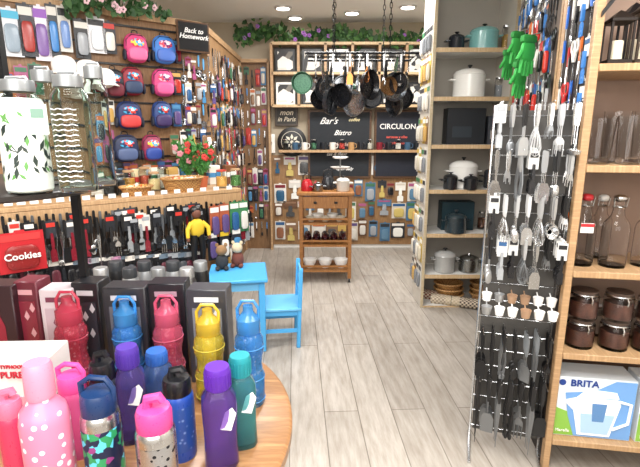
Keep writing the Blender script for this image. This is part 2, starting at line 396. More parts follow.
for x,y,w,h,cs in((8,8,.12,.3,('#cfd4da','#3fa7c9','#8a9aa8')),(24,4,.1,.33,('#2c2f36','#d8d4cc','#a03a35')),(38,6,.1,.35,('#e8dfe8','#8a4ab0','#7a5a9a')),(50,4,.07,.34,('#22262b','#d8d4cc','#3f7fc0')),(62,6,.08,.3,('#d8d4cc','#1c1c1f','#6a8ac0')),(80,20,.1,.26,('#1c1c1f','#e6e2da','#9a9ea3')),(95,18,.12,.24,('#e9e9ec','#1c1c1f','#dfe2e6')),(108,22,.09,.22,('#2c2f36','#c7352b','#e6e2da'))):
    card(pd(x,y,-.55),PHI,w,h,cs,group='bagged goods on the upper slatwall',lab='long bagged product hanging from the upper slat rail')
for x,y in ((6,72),(20,66),(34,64),(96,66),(108,100),(100,112),(108,130),(96,132),(176,40),(176,72),(176,104),(174,134)):
    card(pd(x,y,-.55),PHI,.08,.18,group='bagged goods on the middle slatwall')
for x,y in((64,66),(88,70),(76,84),(104,78)):
    p=pd(x,y,-.44);w=ob('sun_hat',('hat',),lambda b:(b.blob((0,0,0),(.16,.11,.14),.85),b.lathe([(.07,-.04),(.1,-.055),(.1,-.05),(.07,-.03)],0,20)),M('#e8e6e2',.8),p,PHI,label='white soft fabric cap hung on the slatwall',cat='hat',group='white caps on the slatwall')
for x in range(183,214,5):
    for y in (58,82,106,130,154):
        p=pd(x,y+random.uniform(-3,3),-.55)
        if random.random()<.5: card(p,PHI,.055,.16,group='small packs on the partition end',tool=random.random()<.5)
        else: utensil(random.choice(['spatula','whisk','ladle','sieve']),p,PHI,random.choice([STEEL,BLK,M('#5aa0d0',.4)]),STEEL,.7,group='utensils on the partition end')
for x in range(98,184,7):
    card(pd(x,165+random.randint(-4,3),-.55),PHI,.07,.15,group='packs low on the slatwall')
p=pd(193,37,-.45)
sg=prism('chalk_sign',(.27,.02,.23),DARKW,p,PHI,label='small black chalkboard sign with white handwriting',cat='sign')
prism('board_face',(.245,.004,.205),BLK,(0,-.012,0),parent=sg)
text('Back to\nHomework',.052,WHITE,(0,-.016,.02),sg,shear=.3,bold=.0008)
# garlands
def garland(pts,n,name,leafc,flow=None,spread=.07,lab='artificial ivy garland with green leaves',ls=.045,nf=12):
    g=ob(name,uk(),lambda b:b.tube(pts,.006),M('#3c5a2a',.7),label=lab,cat='garland')
    def lf(b):
        for i in range(n):
            k=random.random()*(len(pts)-1);j=int(k);q=Vector(pts[j]).lerp(Vector(pts[j+1]),k-j)
            q+=Vector((random.gauss(0,spread*.4),-abs(random.gauss(0,spread*.6)),random.gauss(0,spread)))
            s=ls*(.6+random.random()*.8)
            b.plate([(0,-s),(s*.55,-s*.2),(s*.45,s*.5),(0,s*.3),(-s*.45,s*.5),(-s*.55,-s*.2)],.001,random.randint(0,1),q,(random.uniform(-.9,.9),random.uniform(-1,1),random.uniform(-1,1)))
    ob('leaves',uk(),lf,[M(leafc[0],.6),M(leafc[1],.6)],parent=g,kind='stuff')
    if flow:
        def ff(b):
            for i in range(nf):
                k=random.random()*(len(pts)-1);j=int(k);q=Vector(pts[j]).lerp(Vector(pts[j+1]),k-j)
                q+=Vector((0,-.05,random.gauss(0,spread)))
                for a in range(5): b.blob(q+Vector((math.cos(a*1.256)*.015,0,math.sin(a*1.256)*.015)),(.022,.012,.022),1,0,6,4)
        ob('flowers',uk(),ff,M(flow,.6),parent=g,kind='stuff')
garland([tuple(pd(x,y,-.48)) for x,y in((66,2),(88,7),(110,2),(130,10),(150,8),(168,16))],140,'ivy_garland',('#264a22','#44683c'),'#e8c4cc',.035,nf=10,ls=.038)
garland([tuple(onY(x,y,5.72)) for x,y in((236,34),(262,32),(300,36),(340,34),(380,38),(432,40))],460,'ivy_garland',('#244620','#466c36'),'#a56ac0',.045,ls=.048,nf=12)
# ================= counter-top goods
def basket(p,r,h,lab,sy=.7,rz=0,ell=1.0):
    g=ob('wicker_basket',uk(),lambda b:b.lathe([(0,0),(r*.8,0),(r,h),(r*1.04,h+.006),(r*.97,h),(r*.78,.01),(0,.01)],0,26,sx=ell,sy=sy),WICK,p,rz,label=lab,cat='basket')
    ob('rim',uk(),lambda b:b.tube([(r*1.02*ell*math.cos(a),r*1.02*sy*math.sin(a),h) for a in [i*math.pi/12 for i in range(24)]],.009,0,6,True),P('checker',('#96683a','#c89c62'),70,.6,bump=.6),parent=g)
    return g
def cnt(x,o,z=ZC): 
    q=dg(0,o,0);return col(x,z,q,D)
def sweets(bp0,n):
    for k in range(n):
        a=k*.9;q=bp0+Vector((math.cos(a)*.07*(k%3)/1.5,math.sin(a)*.045*(k%3)/1.5,.09))
        ob('wrapped_sweet',('swt',),lambda b:(b.blob((0,0,0),(.04,.03,.03),.8,0,10,6),b.plate([(.018,0),(.04,.015),(.04,-.015)],.003),b.plate([(-.018,0),(-.04,.015),(-.04,-.015)],.003)),M(random.choice(['#e6d8b0','#d8432f','#f0efe8','#c98f3a']),.4),q,a,label='wrapped sweet lying in a wicker basket',cat='sweet',group='sweets in the counter baskets')
b1=cnt(183,-.1);basket(b1,.155,.1,'oval wicker basket filled with wrapped sweets on the counter',rz=PHI);sweets(b1,11)
b2=cnt(137,-.1);basket(b2,.11,.06,'low wicker tray with snacks on the counter',rz=PHI);sweets(b2-Vector((0,0,.03)),7)
def flowers(p,h,c1,n=14,r=.1,lab='potted artificial plant with flowers'):
    g=ob('potted_flowers',uk(),lambda b:b.lathe([(0,0),(.04,0),(.055,.08),(.058,.085),(.05,.08),(0,.07)],0,16),M('#c96f4a',.7),p,label=lab,cat='potted plant')
    tips=[(random.uniform(-r,r),random.uniform(-r,r)*.6,h*random.uniform(.6,1)) for _ in range(n)]
    def st(b):
        for t in tips: b.tube([(0,0,.07),(t[0]*.4,t[1]*.4,t[2]*.6),t],.0025,0,4)
        for _ in range(150):
            t=random.choice(tips);f=random.uniform(.35,1.1);s=.038
            b.plate([(0,-s),(s*.5,0),(0,s),(-s*.5,0)],.001,0,(t[0]*f,t[1]*f,.05+t[2]*f*.9),(random.uniform(-1,1),random.uniform(-1,1),random.uniform(-2,2)))
    ob('foliage',uk(),st,M('#3f7a35',.6),parent=g)
    def fl(b):
        for t in tips[:n*3//4]:
            for a in range(5): b.blob((t[0]+math.cos(a*1.256)*.014,t[1]-.02,t[2]+math.sin(a*1.256)*.014),(.026,.014,.026),1,0,6,4)
    ob('blossoms',uk(),fl,M(c1,.6),parent=g)
flowers(cnt(202,-.24),.36,'#c8403a',14,lab='potted plant with red artificial flowers on the counter')
flowers(cnt(188,-.36),.32,'#d8909a',9,.08,lab='potted plant with pink flowers beside the basket')
def jar(p,r,h,cm,lm,lab,clip=False,gm=None):
    g=ob('storage_jar',('jar',round(r,3),round(h,3)),lambda b:b.lathe([(0,0),(r*.95,0),(r,.008),(r,h*.8),(r*.85,h*.88),(r*.85,h*.92),(r*.82,h*.92),(r*.82,h*.87),(r*.93,h*.78),(r*.93,.012),(0,.01)],0,22),gm or GLASS,p,label=lab,cat='jar')
    if cm: ob('contents',('jarc',round(r,3),round(h,3)),lambda b:b.lathe([(0,.012),(r*.91,.013),(r*.91,h*.62),(0,h*.64)],0,20),cm,parent=g)
    ob('lid',('jarl',round(r,3),round(h,3)),lambda b:b.lathe([(r*.88,h*.9),(r*.9,h*.92),(r*.88,h*.98),(r*.6,h),(0,h)],0,22),lm,parent=g)
    if clip: ob('wire_clip',('jarw',round(r,3),round(h,3)),lambda b:(b.tube([(r*.9*math.cos(a),r*.9*math.sin(a),h*.86) for a in [i*math.pi/9 for i in range(18)]],.003,0,5,True),b.tube([(0,-r*.9,h*.86),(0,-r*1.1,h*.75),(0,-r*1.05,h*.6)],.003)),STEEL,parent=g)
    return g
for x,o,c1 in((98,-.2,'#e6e2da'),(112,-.18,'#1c1c1f'),(120,-.24,'#2c2f36'),(130,-.3,'#c98f3a'),(146,-.34,'#9a3b22'),(155,-.26,'#e0c890'),(164,-.36,'#e8e2d0'),(222,-.12,'#d8a050'),(236,-.1,'#4b7a3a')):
    jar(cnt(x,o),.045,.13+random.random()*.05,M(c1,.5),random.choice([STEEL,M('#b5392b',.4),OAK]),'small glass jar of sweets on the wooden counter',gm=CLR)
for x,o,c1,c2 in((140,-.4,'#d9c9a0','#c7352b'),(158,-.44,'#efe6d0','#3b7a4f'),(104,-.36,'#33363c','#d8d4cc'),(122,-.42,'#22262b','#9a9ea3'),(172,-.42,'#c9a15a','#e6e2da'),(214,-.38,'#e8e2d8','#4a8ec2'),(230,-.34,'#7a4a2a','#e6e2da'),(222,-.42,'#3a2c24','#c9a15a')):
    b0=ob('gift_box',('gbx',),lambda b:b.box((0,0,.08),(.1,.06,.16),0,.004),M(c1,.5),cnt(x,o),PHI,label='small cardboard gift box standing on the counter',cat='box')
    ob('box_band',('gbb',),lambda b:b.box((0,0,.08),(.103,.063,.04),0,.002),M(c2,.5),parent=b0)
# ================= aisle-side partition continuing back
X1=-.93
pr=ob('side_partition',None,None,None,(X1-.05,4.98,0),label='brown pegboard display partition running to the back wall',cat='display partition')
prism('panel',(.06,1.7,2.3),wood('#a98660','#8f6c48',(1,10,1)),(0,0,1.15),parent=pr)
prism('top_trim',(.09,1.72,.05),OAK,(0,0,2.32),parent=pr)
for z in(2.2,1.97,1.74,1.51,1.28,1.05,.82,.59,.36):
    y=4.2
    while y<5.78:
        p=Vector((X1,y,z+random.uniform(-.02,.02)))
        if random.random()<.5: card(p,math.pi/2,.08,.2,group='packs hanging on the side partition',tool=random.random()<.5)
        else: utensil(random.choice(list(HEADS)),p+Vector((.01,0,0)),math.pi/2,random.choice([STEEL,BLK,BLK,M('#3f8fd0',.4),M('#d84a6a',.4),WHITE]),random.choice([STEEL,BLK]),.72,group='utensils hanging on the side partition')
        y+=.1
# ================= back wall
YB=5.86
def backp(x,y,Y=YB): return onY(x,y,Y)
def rect(x0,y0,x1,y1,Y):
    a=onY(x0,y0,Y);b=onY(x1,y1,Y);a2=onY(x0,y1,Y);b2=onY(x1,y0,Y)
    xl=(a.x+a2.x)/2;xr=(b.x+b2.x)/2
    return (xl+xr)/2,(a.z+b.z)/2,xr-xl,a.z-b.z
cx,cz,w,h=rect(272,44,432,106,5.7)
cb=ob('wall_shelf',None,None,None,(cx,5.77,cz),label='light wooden wall shelf divided into square compartments',cat='wall shelf')
prism('back_panel',(w,.02,h),M('#77746e',.6),(0,.09,0),parent=cb)
for z in(-h/2,0.02,h/2): prism('shelf_board',(w,.22,.03),PINE,(0,-.02,z),parent=cb)
nd=6
for i in range(nd+1): prism('divider',(.03,.22,h),OAK,(-w/2+w*i/nd,-.02,0),parent=cb)
for i in range(nd):
    for j,zz in enumerate((-h/2+.015,.035)):
        hh=h/2-.09;ww=w/nd-.09
        fr=prism('picture_frame',(ww,.02,hh),BLK if (i+j)%3 else WHITE,(cx-w/2+w*(i+.5)/nd,5.72,cz+zz+hh/2),label='framed kitchen print standing in a wall shelf compartment',cat='picture frame',group='framed prints in the wall shelf')
        prism('print',(ww*.8,.004,hh*.8),P('cells',('#e9e6df','#77726a','#2a2a2c','#d9d5cc'),9+i*2,.5,const=True),(0,-.012,0),parent=fr)
def frame(x0,y0,x1,y1,Y,fc,inner,txt=None,name='wall_sign',lab='',cat='sign'):
    cx,cz,w,h=rect(x0,y0,x1,y1,Y)
    f=prism(name,(w,.03,h),fc,(cx,Y,cz),label=lab,cat=cat,ch=.004)
    prism('board_face',(w-.05,.006,h-.05),inner,(0,-.016,0),parent=f)
    if txt:
        for (s,dx,dz,si,cm,*sh) in txt: text(s,si,cm,(dx*w,-.021,dz*h),f,bold=.001,shear=sh[0] if sh else 0)
    return f
frame(275,107,298,126,YB,M('#4a4038',.5),M('#26241f',.5),[('mon',0,.2,.09,M('#e8dfc8',.5),.3),('in Paris',0,-.15,.075,M('#e8dfc8',.5),.3)],lab='small dark wall plaque with light script lettering')
frame(257,134,275,153,YB,M('#f4f1ea',.5),M('#e6e2da',.5),[('home',0,.05,.07,BLK)],lab='small white framed plaque on the back wall')
frame(308,110,371,178,5.84,DARKW,M('#1b2026',.7),[("Bar's",-.18,.34,.11,WHITE,.5),('Bistro',.04,.17,.085,WHITE,.5),('coffee',.22,.36,.055,M('#e7d9a8'),.5),('fresh cake',-.02,-.0,.06,M('#d9b0a0'),.5),('tea & toast',-.05,-.14,.055,WHITE,.5),('open daily',.08,-.36,.05,WHITE,.5)],name='chalkboard',lab='black chalkboard with loose white handwriting in dark wood frame',cat='chalkboard')
frame(374,110,436,178,5.84,DARKW,M('#151a28',.6),[('CIRCULON',-.13,.26,.088,WHITE),('sartenes y ollas',-.14,.11,.042,M('#d8564a')),('antiadherentes',-.14,.02,.042,M('#d8564a'))],name='advertising_board',lab='dark navy advertising board with white capital lettering',cat='sign')
p=backp(292,142,5.85)
ck=ob('round_wall_sign',uk(),lambda b:b.lathe([(0,0),(.17,0),(.18,.008),(.18,.02),(.17,.024),(0,.024)],0,36,rot=(math.pi/2,0,0)),BLK,p,label='round black wall plaque with pale floral ornament',cat='sign')
def orn(b):
    for k in range(8):
        a=k*math.pi/4;ca,sa=math.cos(a),math.sin(a)
        pts=[(.03,0),(.06,.02),(.1,0),(.06,-.02)]
        b.plate([(x*ca-z*sa,x*sa+z*ca) for x,z in pts],.003,0,(0,-.026,0))
    b.tube([(.13*math.cos(a),-.026,.13*math.sin(a)) for a in [i*math.pi/14 for i in range(28)]],.0035,0,5,True)
    b.lathe([(0,0),(.02,0),(.02,.003),(0,.003)],0,14,(0,-.024,0),(math.pi/2,0,0))
ob('ornament',uk(),orn,M('#e3dccb',.5),parent=ck)
cx,cz,w,h=rect(243,56,270,246,5.75)
bs=ob('narrow_pegboard',None,None,None,(cx,5.82,0),label='narrow wooden framed pegboard packed with hanging goods',cat='pegboard')
for s in(-1,1): prism('upright',(.025,.1,2.3),OAK,(s*w/2,-.02,1.15),parent=bs)
prism('panel',(w,.03,2.3),wood('#8f6e4c','#76573a',(10,1,1)),(0,.02,1.15),parent=bs)
prism('top_trim',(w,.1,.04),OAK,(0,-.02,2.3),parent=bs)
for k in range(9):
    z=2.22-.235*k
    for q in(-.1,-.033,.035,.1):
        p=Vector((cx+q,5.81,z+random.uniform(-.02,.02)))
        if random.random()<.6: card(p,0,.062,.2,group='packs on the narrow pegboard',tool=random.random()<.4)
        else: utensil(random.choice(list(HEADS)),p,0,random.choice([STEEL,BLK,M('#3f8fd0',.4),WHITE]),random.choice([STEEL,BLK]),.65,group='utensils on the narrow pegboard')
cx,cz,w,h=rect(270,182,437,250,5.86)
pb=prism('pegboard_panel',(w,.03,1.15),wood('#a8835a','#8a6742',(10,1,1)),(cx,5.88,.62),label='brown wooden pegboard panel on lower back wall',cat='pegboard')
SZ=[(.11,.21),(.15,.24),(.13,.24),(.18,.2),(.09,.2),(.1,.17)]
for k,z in enumerate((1.17,.88,.62,.36)):
    x=-.58
    while x<1.4:
        w_,h_=random.choice(SZ)
        card(Vector((x+w_/2,5.85,z+random.uniform(-.05,.02))),0,w_,h_,[random.choice(['#d8d4cc','#cfc6b8','#6a4a33','#2c2f36','#4a7292','#e6e2da','#c9a85a','#8a6a50']),random.choice(PALB),random.choice(['#1c1c1f','#9a9ea3','#d8d4cc','#2d5a7a','#5a7f9a','#c9b46a','#f0efe8','#8a5a40','#4a4a4a'])],group='packs hanging on the back pegboard',tool=random.random()<.3)
        x+=w_+random.random()*.04
prism('wall_ledge',(1.9,.16,.03),OAKH,(.45,5.78,1.25),label='narrow wooden ledge below the chalkboards',cat='shelf')
for k in range(16):
    x=-.42+k*.115
    if k%3==0: jar(Vector((x,5.77,1.265)),.035,.13,M(random.choice(PALB),.5),STEEL,'small jar standing on the wooden ledge',gm=CLR)['group']='jars on the ledge'
    else:
        m=ob('mug',('mug',),lambda b:(b.lathe([(0,0),(.035,0),(.038,.01),(.038,.09),(.034,.09),(.034,.01),(0,.008)],0,18)),M(random.choice(['#e6e2da','#7a1f2c','#3a5a75','#20242a','#b89060']),.3),(x,5.77,1.265),label='ceramic mug standing on the wooden ledge',cat='mug',group='mugs on the ledge')
        ob('handle',('mugh',),lambda b:b.tube([(.036,0,.075),(.06,0,.07),(.064,0,.045),(.058,0,.025),(.036,0,.02)],.005),m.material_slots[0].material,parent=m)
# ================= trolley
Yc=4.42;zt=.9
xl=colY(299,.5,Yc).x;xr=colY(352,.5,Yc).x;cx=(xl+xr)/2;w=xr-xl
tw=wood('#a9743f','#8a5a2b',(1,1,8),8);twh=wood('#b27c46','#8f5f30',(8,1,1),8)
tr=ob('kitchen_trolley',None,None,None,(cx,Yc+.2,0),label='brown wooden kitchen trolley with one drawer and open shelves',cat='trolley')
prism('top',(w+.04,.42,.035),twh,(0,0,zt),parent=tr,ch=.008)
for sx in(-1,1):
    for sy in(-1,1): prism('leg',(.035,.035,zt-.06),tw,(sx*(w/2-.02),sy*.17,(zt-.06)/2+.045),parent=tr)
    prism('side_panel',(.015,.32,.16),tw,(sx*(w/2-.02),0,zt-.1),parent=tr)
for z in(.12,.38,.6): prism('shelf_board',(w-.02,.36,.02),twh,(0,0,z),parent=tr)
for z in(.17,.43,.65): prism('shelf_rail',(w-.06,.012,.018),tw,(0,-.175,z),parent=tr)
d=prism('drawer',(w-.08,.02,.12),twh,(0,-.17,zt-.085),parent=tr,ch=.004)
for k in(-.1,.1): prism('knob',(.03,.02,.02),BLK,(k,-.018,0),parent=d,ch=.004)
for sx in(-1,1):
    for sy in(-1,1): ob('caster',('cst',),lambda b:b.lathe([(0,-.01),(.025,-.01),(.025,.01),(0,.01)],0,14,rot=(0,math.pi/2,0)),BLK,(sx*(w/2-.02),sy*.17,.026),parent=tr)
def bowl(p,r,h,m,lab,grp): return ob('bowl',('bowl',r,h),lambda b:b.lathe([(0,0),(r*.45,0),(r*.5,.008),(r*.85,h*.5),(r,h),(r*.96,h),(r*.8,h*.52),(0,.014)],0,24),m,p,label=lab,cat='bowl',group=grp)
for k in range(3): bowl(Vector((cx-.16+k*.16,Yc+.13,.13)),.072,.09,WHITE,'white ceramic bowl on the lowest trolley shelf','white bowls on the trolley')
for k in range(5):
    b0=ob('wine_bottle',('wb',),lambda b:b.lathe([(0,0),(.036,0),(.038,.01),(.038,.18),(.014,.23),(.014,.29),(0,.29)],0,16,rot=(math.pi/2,0,0)),M('#3a1620',.15),(cx-.18+k*.09,Yc+.35,.43),label='dark wine bottle lying on the trolley shelf',cat='bottle',group='bottles on the trolley shelf')
for k in range(3): bowl(Vector((cx-.14+k*.14,Yc+.12,.61)),.06,.05,M('#d9cdb8',.4),'small cream bowl on the upper trolley shelf','small bowls on the trolley')
for k in range(2): bowl(Vector((cx-.08+k*.15,Yc+.12,.64)),.058,.05,M('#e6e2da',.4),'small white bowl nested in the trolley stack','small bowls on the trolley')
def kettle(p,m,lab,s=1):
    k=ob('kettle',('ket',),lambda b:b.lathe([(0,0),(.075,0),(.08,.01),(.075,.08),(.055,.14),(0,.16)],0,22),m,p,scale=s,label=lab,cat='kettle')
    ob('spout',('kets',),lambda b:b.tube([(.06,0,.05),(.1,0,.09),(.12,0,.13)],[.018,.012,.009],0,8),m,parent=k)
    ob('handle',('keth',),lambda b:b.tube([(-.05,0,.13),(-.05,0,.2),(0,0,.225),(.05,0,.2),(.05,0,.13)],.008,0,8),BLK,parent=k)
    ob('lid_knob',('ketk',),lambda b:b.blob((0,0,.165),(.025,.025,.02),1,0,10,6),BLK,parent=k)
kettle(colY(307,zt+.018,Yc+.12),M('#b3202a',.25),'glossy red whistling kettle on the trolley top',.75)
kettle(colY(328,zt+.018,Yc+.24),M('#26282c',.25),'black stovetop kettle on the trolley top',.9)
pot(343,194,176,15,Yc+.1,zt+.018,'#d8d4cc','small cream lidded pot on the trolley top')
pot(318,196,182,12,Yc+.08,zt+.018,'#8d9093','small steel pot on the trolley top',steel=True)
pl=colY(340,zt+.018,Yc+.32)
cs=ob('tiered_stand',uk(),lambda b:(b.lathe([(0,0),(.06,0),(.06,.008),(.008,.012),(.008,.36),(0,.37)],0,16)),STEELD,pl,label='steel tiered stand holding plates on the trolley',cat='tiered stand')
for z,r in((.2,.1),(.3,.08)): ob('tier_plate',('tp',r),lambda b:b.lathe([(0,0),(r*.7,0),(r,.015),(r,.02),(r*.7,.006),(0,.006)],0,24),WHITE,(0,0,z),parent=cs)
# ================= pot rack
YR=3.6;ZR=onY(360,57,YR).z
xa=colY(306,ZR,YR).x;xb=colY(414,ZR,YR).x;cx=(xa+xb)/2;w=xb-xa
rk=ob('pot_rack',None,None,None,(cx,YR,ZR),label='black metal hanging pot rack suspended by chains from the ceiling',cat='pot rack')
ob('rack_frame',uk(),lambda b:(b.tube([(-w/2,-.18,0),(w/2,-.18,0),(w/2,.18,0),(-w/2,.18,0)],.008,0,8,True),[b.tube([(-w/2+w*i/7,-.18,0),(-w/2+w*i/7,.18,0)],.005) for i in range(1,7)],b.tube([(-w/2,0,0),(w/2,0,0)],.006)),BLKM,parent=rk)
def chain(b):
    n=20;L=2.75-ZR
    for k in range(n):
        z=L*(k+.5)/n;a=(k%2)*math.pi/2
        b.tube([(math.cos(a)*.009*math.cos(q),math.sin(a)*.009*math.cos(q),z+.022*math.sin(q)) for q in [i*math.pi/4 for i in range(8)]],.0028,0,4,True)
for sx in(-.27,.27):
    for sy in(-.18,.18): ob('chain',('chain',),chain,BLKM,(sx*w*.9,sy,0),parent=rk)
def panf(r,L):
    def f(b): b.lathe([(0,0),(r*.85,0),(r,.04),(r*.97,.04),(r*.83,.005),(0,.005)],0,26,(0,0,-L-.11-r),(math.pi/2,0,0))
    return f
pcols=['#37614a','#1c1c1f','#8d9093','#2b2d31','#26282c','#9a9ea3','#1c1c1f','#37614a','#b9bcc0','#1c1c1f','#8d9093','#2b2d31','#7b5a3a','#26282c','#9a9ea3','#1c1c1f','#2b2d31']
for i in range(17):
    dy=[-.18,.18,0][i%3];L=[.02,.09,.05,.12,.0][i%5];r=[.075,.1,.085,.105,.065][(i*2)%5];ci=pcols[i]
    q=Vector((colY(308+i*6.3,ZR-.25,YR+dy).x,YR+dy,ZR+.002))
    metal=ci in('#8d9093','#9a9ea3','#b9bcc0')
    pn=ob('frying_pan',('pan',r,L),panf(r,L),M(ci,.28,1 if metal else .3),q,(random.uniform(-.1,.15),random.uniform(-.25,.25),random.uniform(-1.2,1.2)),label=('steel' if metal else ('green' if ci=='#37614a' else 'dark'))+' frying pan hanging by its handle from the rack',cat='frying pan',group='pans hanging from the rack')
    ob('handle',('panh',L),lambda b:b.plate([(-.006,-L),(.006,-L),(.012,-L-.06),(.008,-L-.12),(-.008,-L-.12),(-.012,-L-.06)],.01),BLK if not metal else STEEL,parent=pn)
    ob('hook',('pank',L),lambda b:b.tube([(-.01,0,0),(-.006,0,.01),(.004,0,.011),(.006,0,0),(.001,0,-L*.5-.01),(0,0,-L-.01)],.0025,0,5),STEEL,parent=pn)
for i in range(6):
    q=Vector((colY(316+i*17,ZR-.1,YR-.18).x,YR-.18,ZR));utensil(random.choice(['ladle','whisk','serving_spoon','spatula']),q,random.uniform(-.6,.6),STEEL,random.choice([STEEL,M('#c07a45',.3,.9)]),random.uniform(.6,.8),group='utensils hanging from the rack')
# ================= white kitchen shelf unit
Y0=3.78
xl=.88;xr=1.5;cx=(xl+xr)/2;w=xr-xl;DP=.36
wu=ob('tall_shelf_unit',None,None,None,(cx,Y0+DP/2,0),label='tall white open shelf unit with wooden edged shelves holding cookware',cat='shelf unit')
GRW=M('#c9c3b8',.5)
for s in(-1,1):
    prism('side_panel',(.02,DP,2.62),GRW,(s*w/2,0,1.31),parent=wu)
    prism('front_edge',(.022,.01,2.62),wood('#cfc0a6','#b9a888'),(s*w/2,-DP/2-.005,1.31),parent=wu)
prism('back_panel',(w,.02,2.62),M('#a8a298',.6),(0,DP/2,1.31),parent=wu)
SH=[]
for y in(48,97,145,190,234,275,306):
    z=onY(475,y,Y0).z;SH.append(z)
    prism('shelf_board',(w-.03,DP-.02,.025),WHP,(0,0,z-.0125),parent=wu)
    prism('shelf_lip',(w-.03,.01,.032),PINE,(0,-DP/2-.002,z-.0135),parent=wu)
prism('shelf_board',(w-.03,DP-.02,.025),WHP,(0,0,2.6),parent=wu)
Yp=Y0+.15
pot(483,46,24,32,Yp,SH[0],'#7fb7b4','pale teal enamel casserole on the top shelf')
pot(456,46,32,18,Yp+.05,SH[0],'#2c2f36','small dark casserole on the top shelf')
jar(colY(505,SH[0],Yp+.02),.035,.2,M('#c49a4a',.5),STEEL,'tall glass jar of pasta on the top shelf')
pot(468,95,65,36,Yp,SH[1],'#eeece6','large white enamel casserole with lid')
jar(colY(498,SH[1],Yp+.05),.035,.17,M('#8a8f94',.5),STEEL,'glass canister with grey contents on the shelf')
def cbox(x0,x1,yt,z,Y,c1,c2,lab,txt=None,d=.14):
    a=colY(x0,z,Y).x;b=colY(x1,z,Y).x;h=onY((x0+x1)/2,yt,Y).z-z
    o=ob('product_box',uk(),lambda q:q.box((0,0,h/2),(b-a,d,h),0,.003),M(c1,.45),((a+b)/2,Y+d/2,z),label=lab,cat='box')
    prism('printed_panel',((b-a)*.5,.002,h*.3),M(c2,.4),(-(b-a)*.1,-d/2-.0012,h*.35),parent=o)
    return o
cbox(446,484,108,SH[2],Yp-.03,'#1b1f24','#2c343b','flat dark cardboard cookware box with dim picture')
cbox(487,503,116,SH[2],Yp-.02,'#3a3d44','#a8a49c','narrow grey cardboard cookware box')
pot(462,188,157,32,Yp,SH[3],'#ecebe6','white enamel lidded saucepan on the middle shelf')
pot(450,188,172,16,Yp-.11,SH[3],'#1f2124','small black lidded pot in front of the white one')
pot(470,188,174,16,Yp-.12,SH[3],'#1f2124','small black lidded pot beside a twin')
pot(491,188,166,18,Yp,SH[3],'#35383d','dark grey lidded pot on the middle shelf')
cbox(441,473,202,SH[4],Yp,'#14313a','#2b5660','dark teal cardboard box for cast iron pot')
pot(455,232,210,24,Yp-.09,SH[4],'#26343a','dark teal cast iron casserole')
jar(colY(492,SH[4],Yp),.04,.19,M('#c49a4a',.5),STEEL,'tall glass jar of pasta on the shelf')
jar(colY(481,SH[4],Yp+.06),.035,.16,M('#5a3a2a',.5),STEEL,'glass jar with brown contents on the shelf')
pot(444,273,248,24,Yp-.04,SH[5],'#a9a9a6','grey lidded saucepan on the lower shelf')
pot(468,273,253,22,Yp-.04,SH[5],'#8f9190','grey metal lidded saucepan on the lower shelf',steel=True)
pot(490,273,252,18,Yp+.04,SH[5],'#d8d4cc','cream lidded saucepan on the lower shelf')
for x in(448,484):
    for k in range(3):
        basket(colY(x,SH[6]+k*.05,Y0+.17),.128-.004*k,.06,'low round wicker basket in a nested stack on the bottom shelf',.9)
for x,y,c1 in((430,298,'#7a3a30'),(443,303,'#9a8a78'),(458,305,'#b9a98e'),(472,307,'#5a4a42')):
    p=onZ(x,y,.0);p.y-=.04
    ob('rolled_mat',('roll',),lambda b:(b.lathe([(0,-.12),(.03,-.12),(.045,-.115),(.045,.115),(.03,.12),(0,.12)],0,18,(0,0,.046),(math.pi/2,0,0)),b.tube([(.046*math.cos(a),-.06,.046+.046*math.sin(a)) for a in [i*math.pi/6 for i in range(12)]],.003,1,5,True)),[P('checker',(c1,'#cdbfa8'),60,.8,bump=.4),BLK],p,1.2,label='rolled woven placemat lying by the shelf base',cat='rolled mat',group='rolled mats by the shelf base')
for z in(2.3,2.08,1.85,1.6,1.35,1.1,.85,.6,.36):
    for k,yy in enumerate((3.85,3.95,4.05,4.13)):
        card(Vector((xl-.012,yy,z)),-math.pi/2,.09,.21,random.choice([('#d9d4c8','#c8a83a','#dfd9cd'),('#c6a94a','#f0efe8','#ccc4b0'),('#b8b4ac','#3b7a4f','#dfd9cd'),('#8a6a48','#e6e2da','#c9a15a'),('#d8d4cc','#2c2f36','#7a7e83')]),group='packets hanging on the white unit side')
# ================= blue table and chair
BL=M('#4aa3dc',.4);BL2=M('#6cb8e6',.4)
tp=onZ(238,273,.52)
kt=ob('childrens_table',None,None,None,(tp.x,tp.y,0),.15,label='small light blue wooden children\'s table',cat='table')
prism('tabletop',(.4,.42,.025),BL,(0,0,.52),parent=kt,ch=.006)
for sx in(-1,1):
    prism('apron',(.015,.34,.06),BL2,(sx*.16,0,.475),parent=kt)
    prism('apron',(.3,.015,.06),BL2,(0,sx*.17,.475),parent=kt)
    for sy in(-1,1): prism('leg',(.04,.04,.51),BL,(sx*.16,sy*.17,.255),parent=kt,ch=.004)
p=onZ(281,340,0)
ch=ob('childrens_chair',None,None,None,(p.x,p.y,0),.12,label='small light blue wooden children\'s chair with slatted back',cat='chair')
prism('seat',(.28,.3,.02),BL2,(0,0,.29),parent=ch,ch=.005)
for sy in(-1,1):
    prism('leg',(.028,.028,.28),BL,(-.12,sy*.13,.14),parent=ch,ch=.004)
    prism('leg',(.028,.028,.58),BL,(.13,sy*.13,.29),(0,.04,0),parent=ch,ch=.004)
    prism('stretcher',(.24,.014,.025),BL,(0,sy*.13,.13),parent=ch)
    prism('seat_rail',(.24,.014,.035),BL,(0,sy*.13,.262),parent=ch)
for z in(.37,.45,.53): prism('back_slat',(.014,.25,.045),BL2,(.135+(z-.29)*.04,0,z),parent=ch,ch=.003)
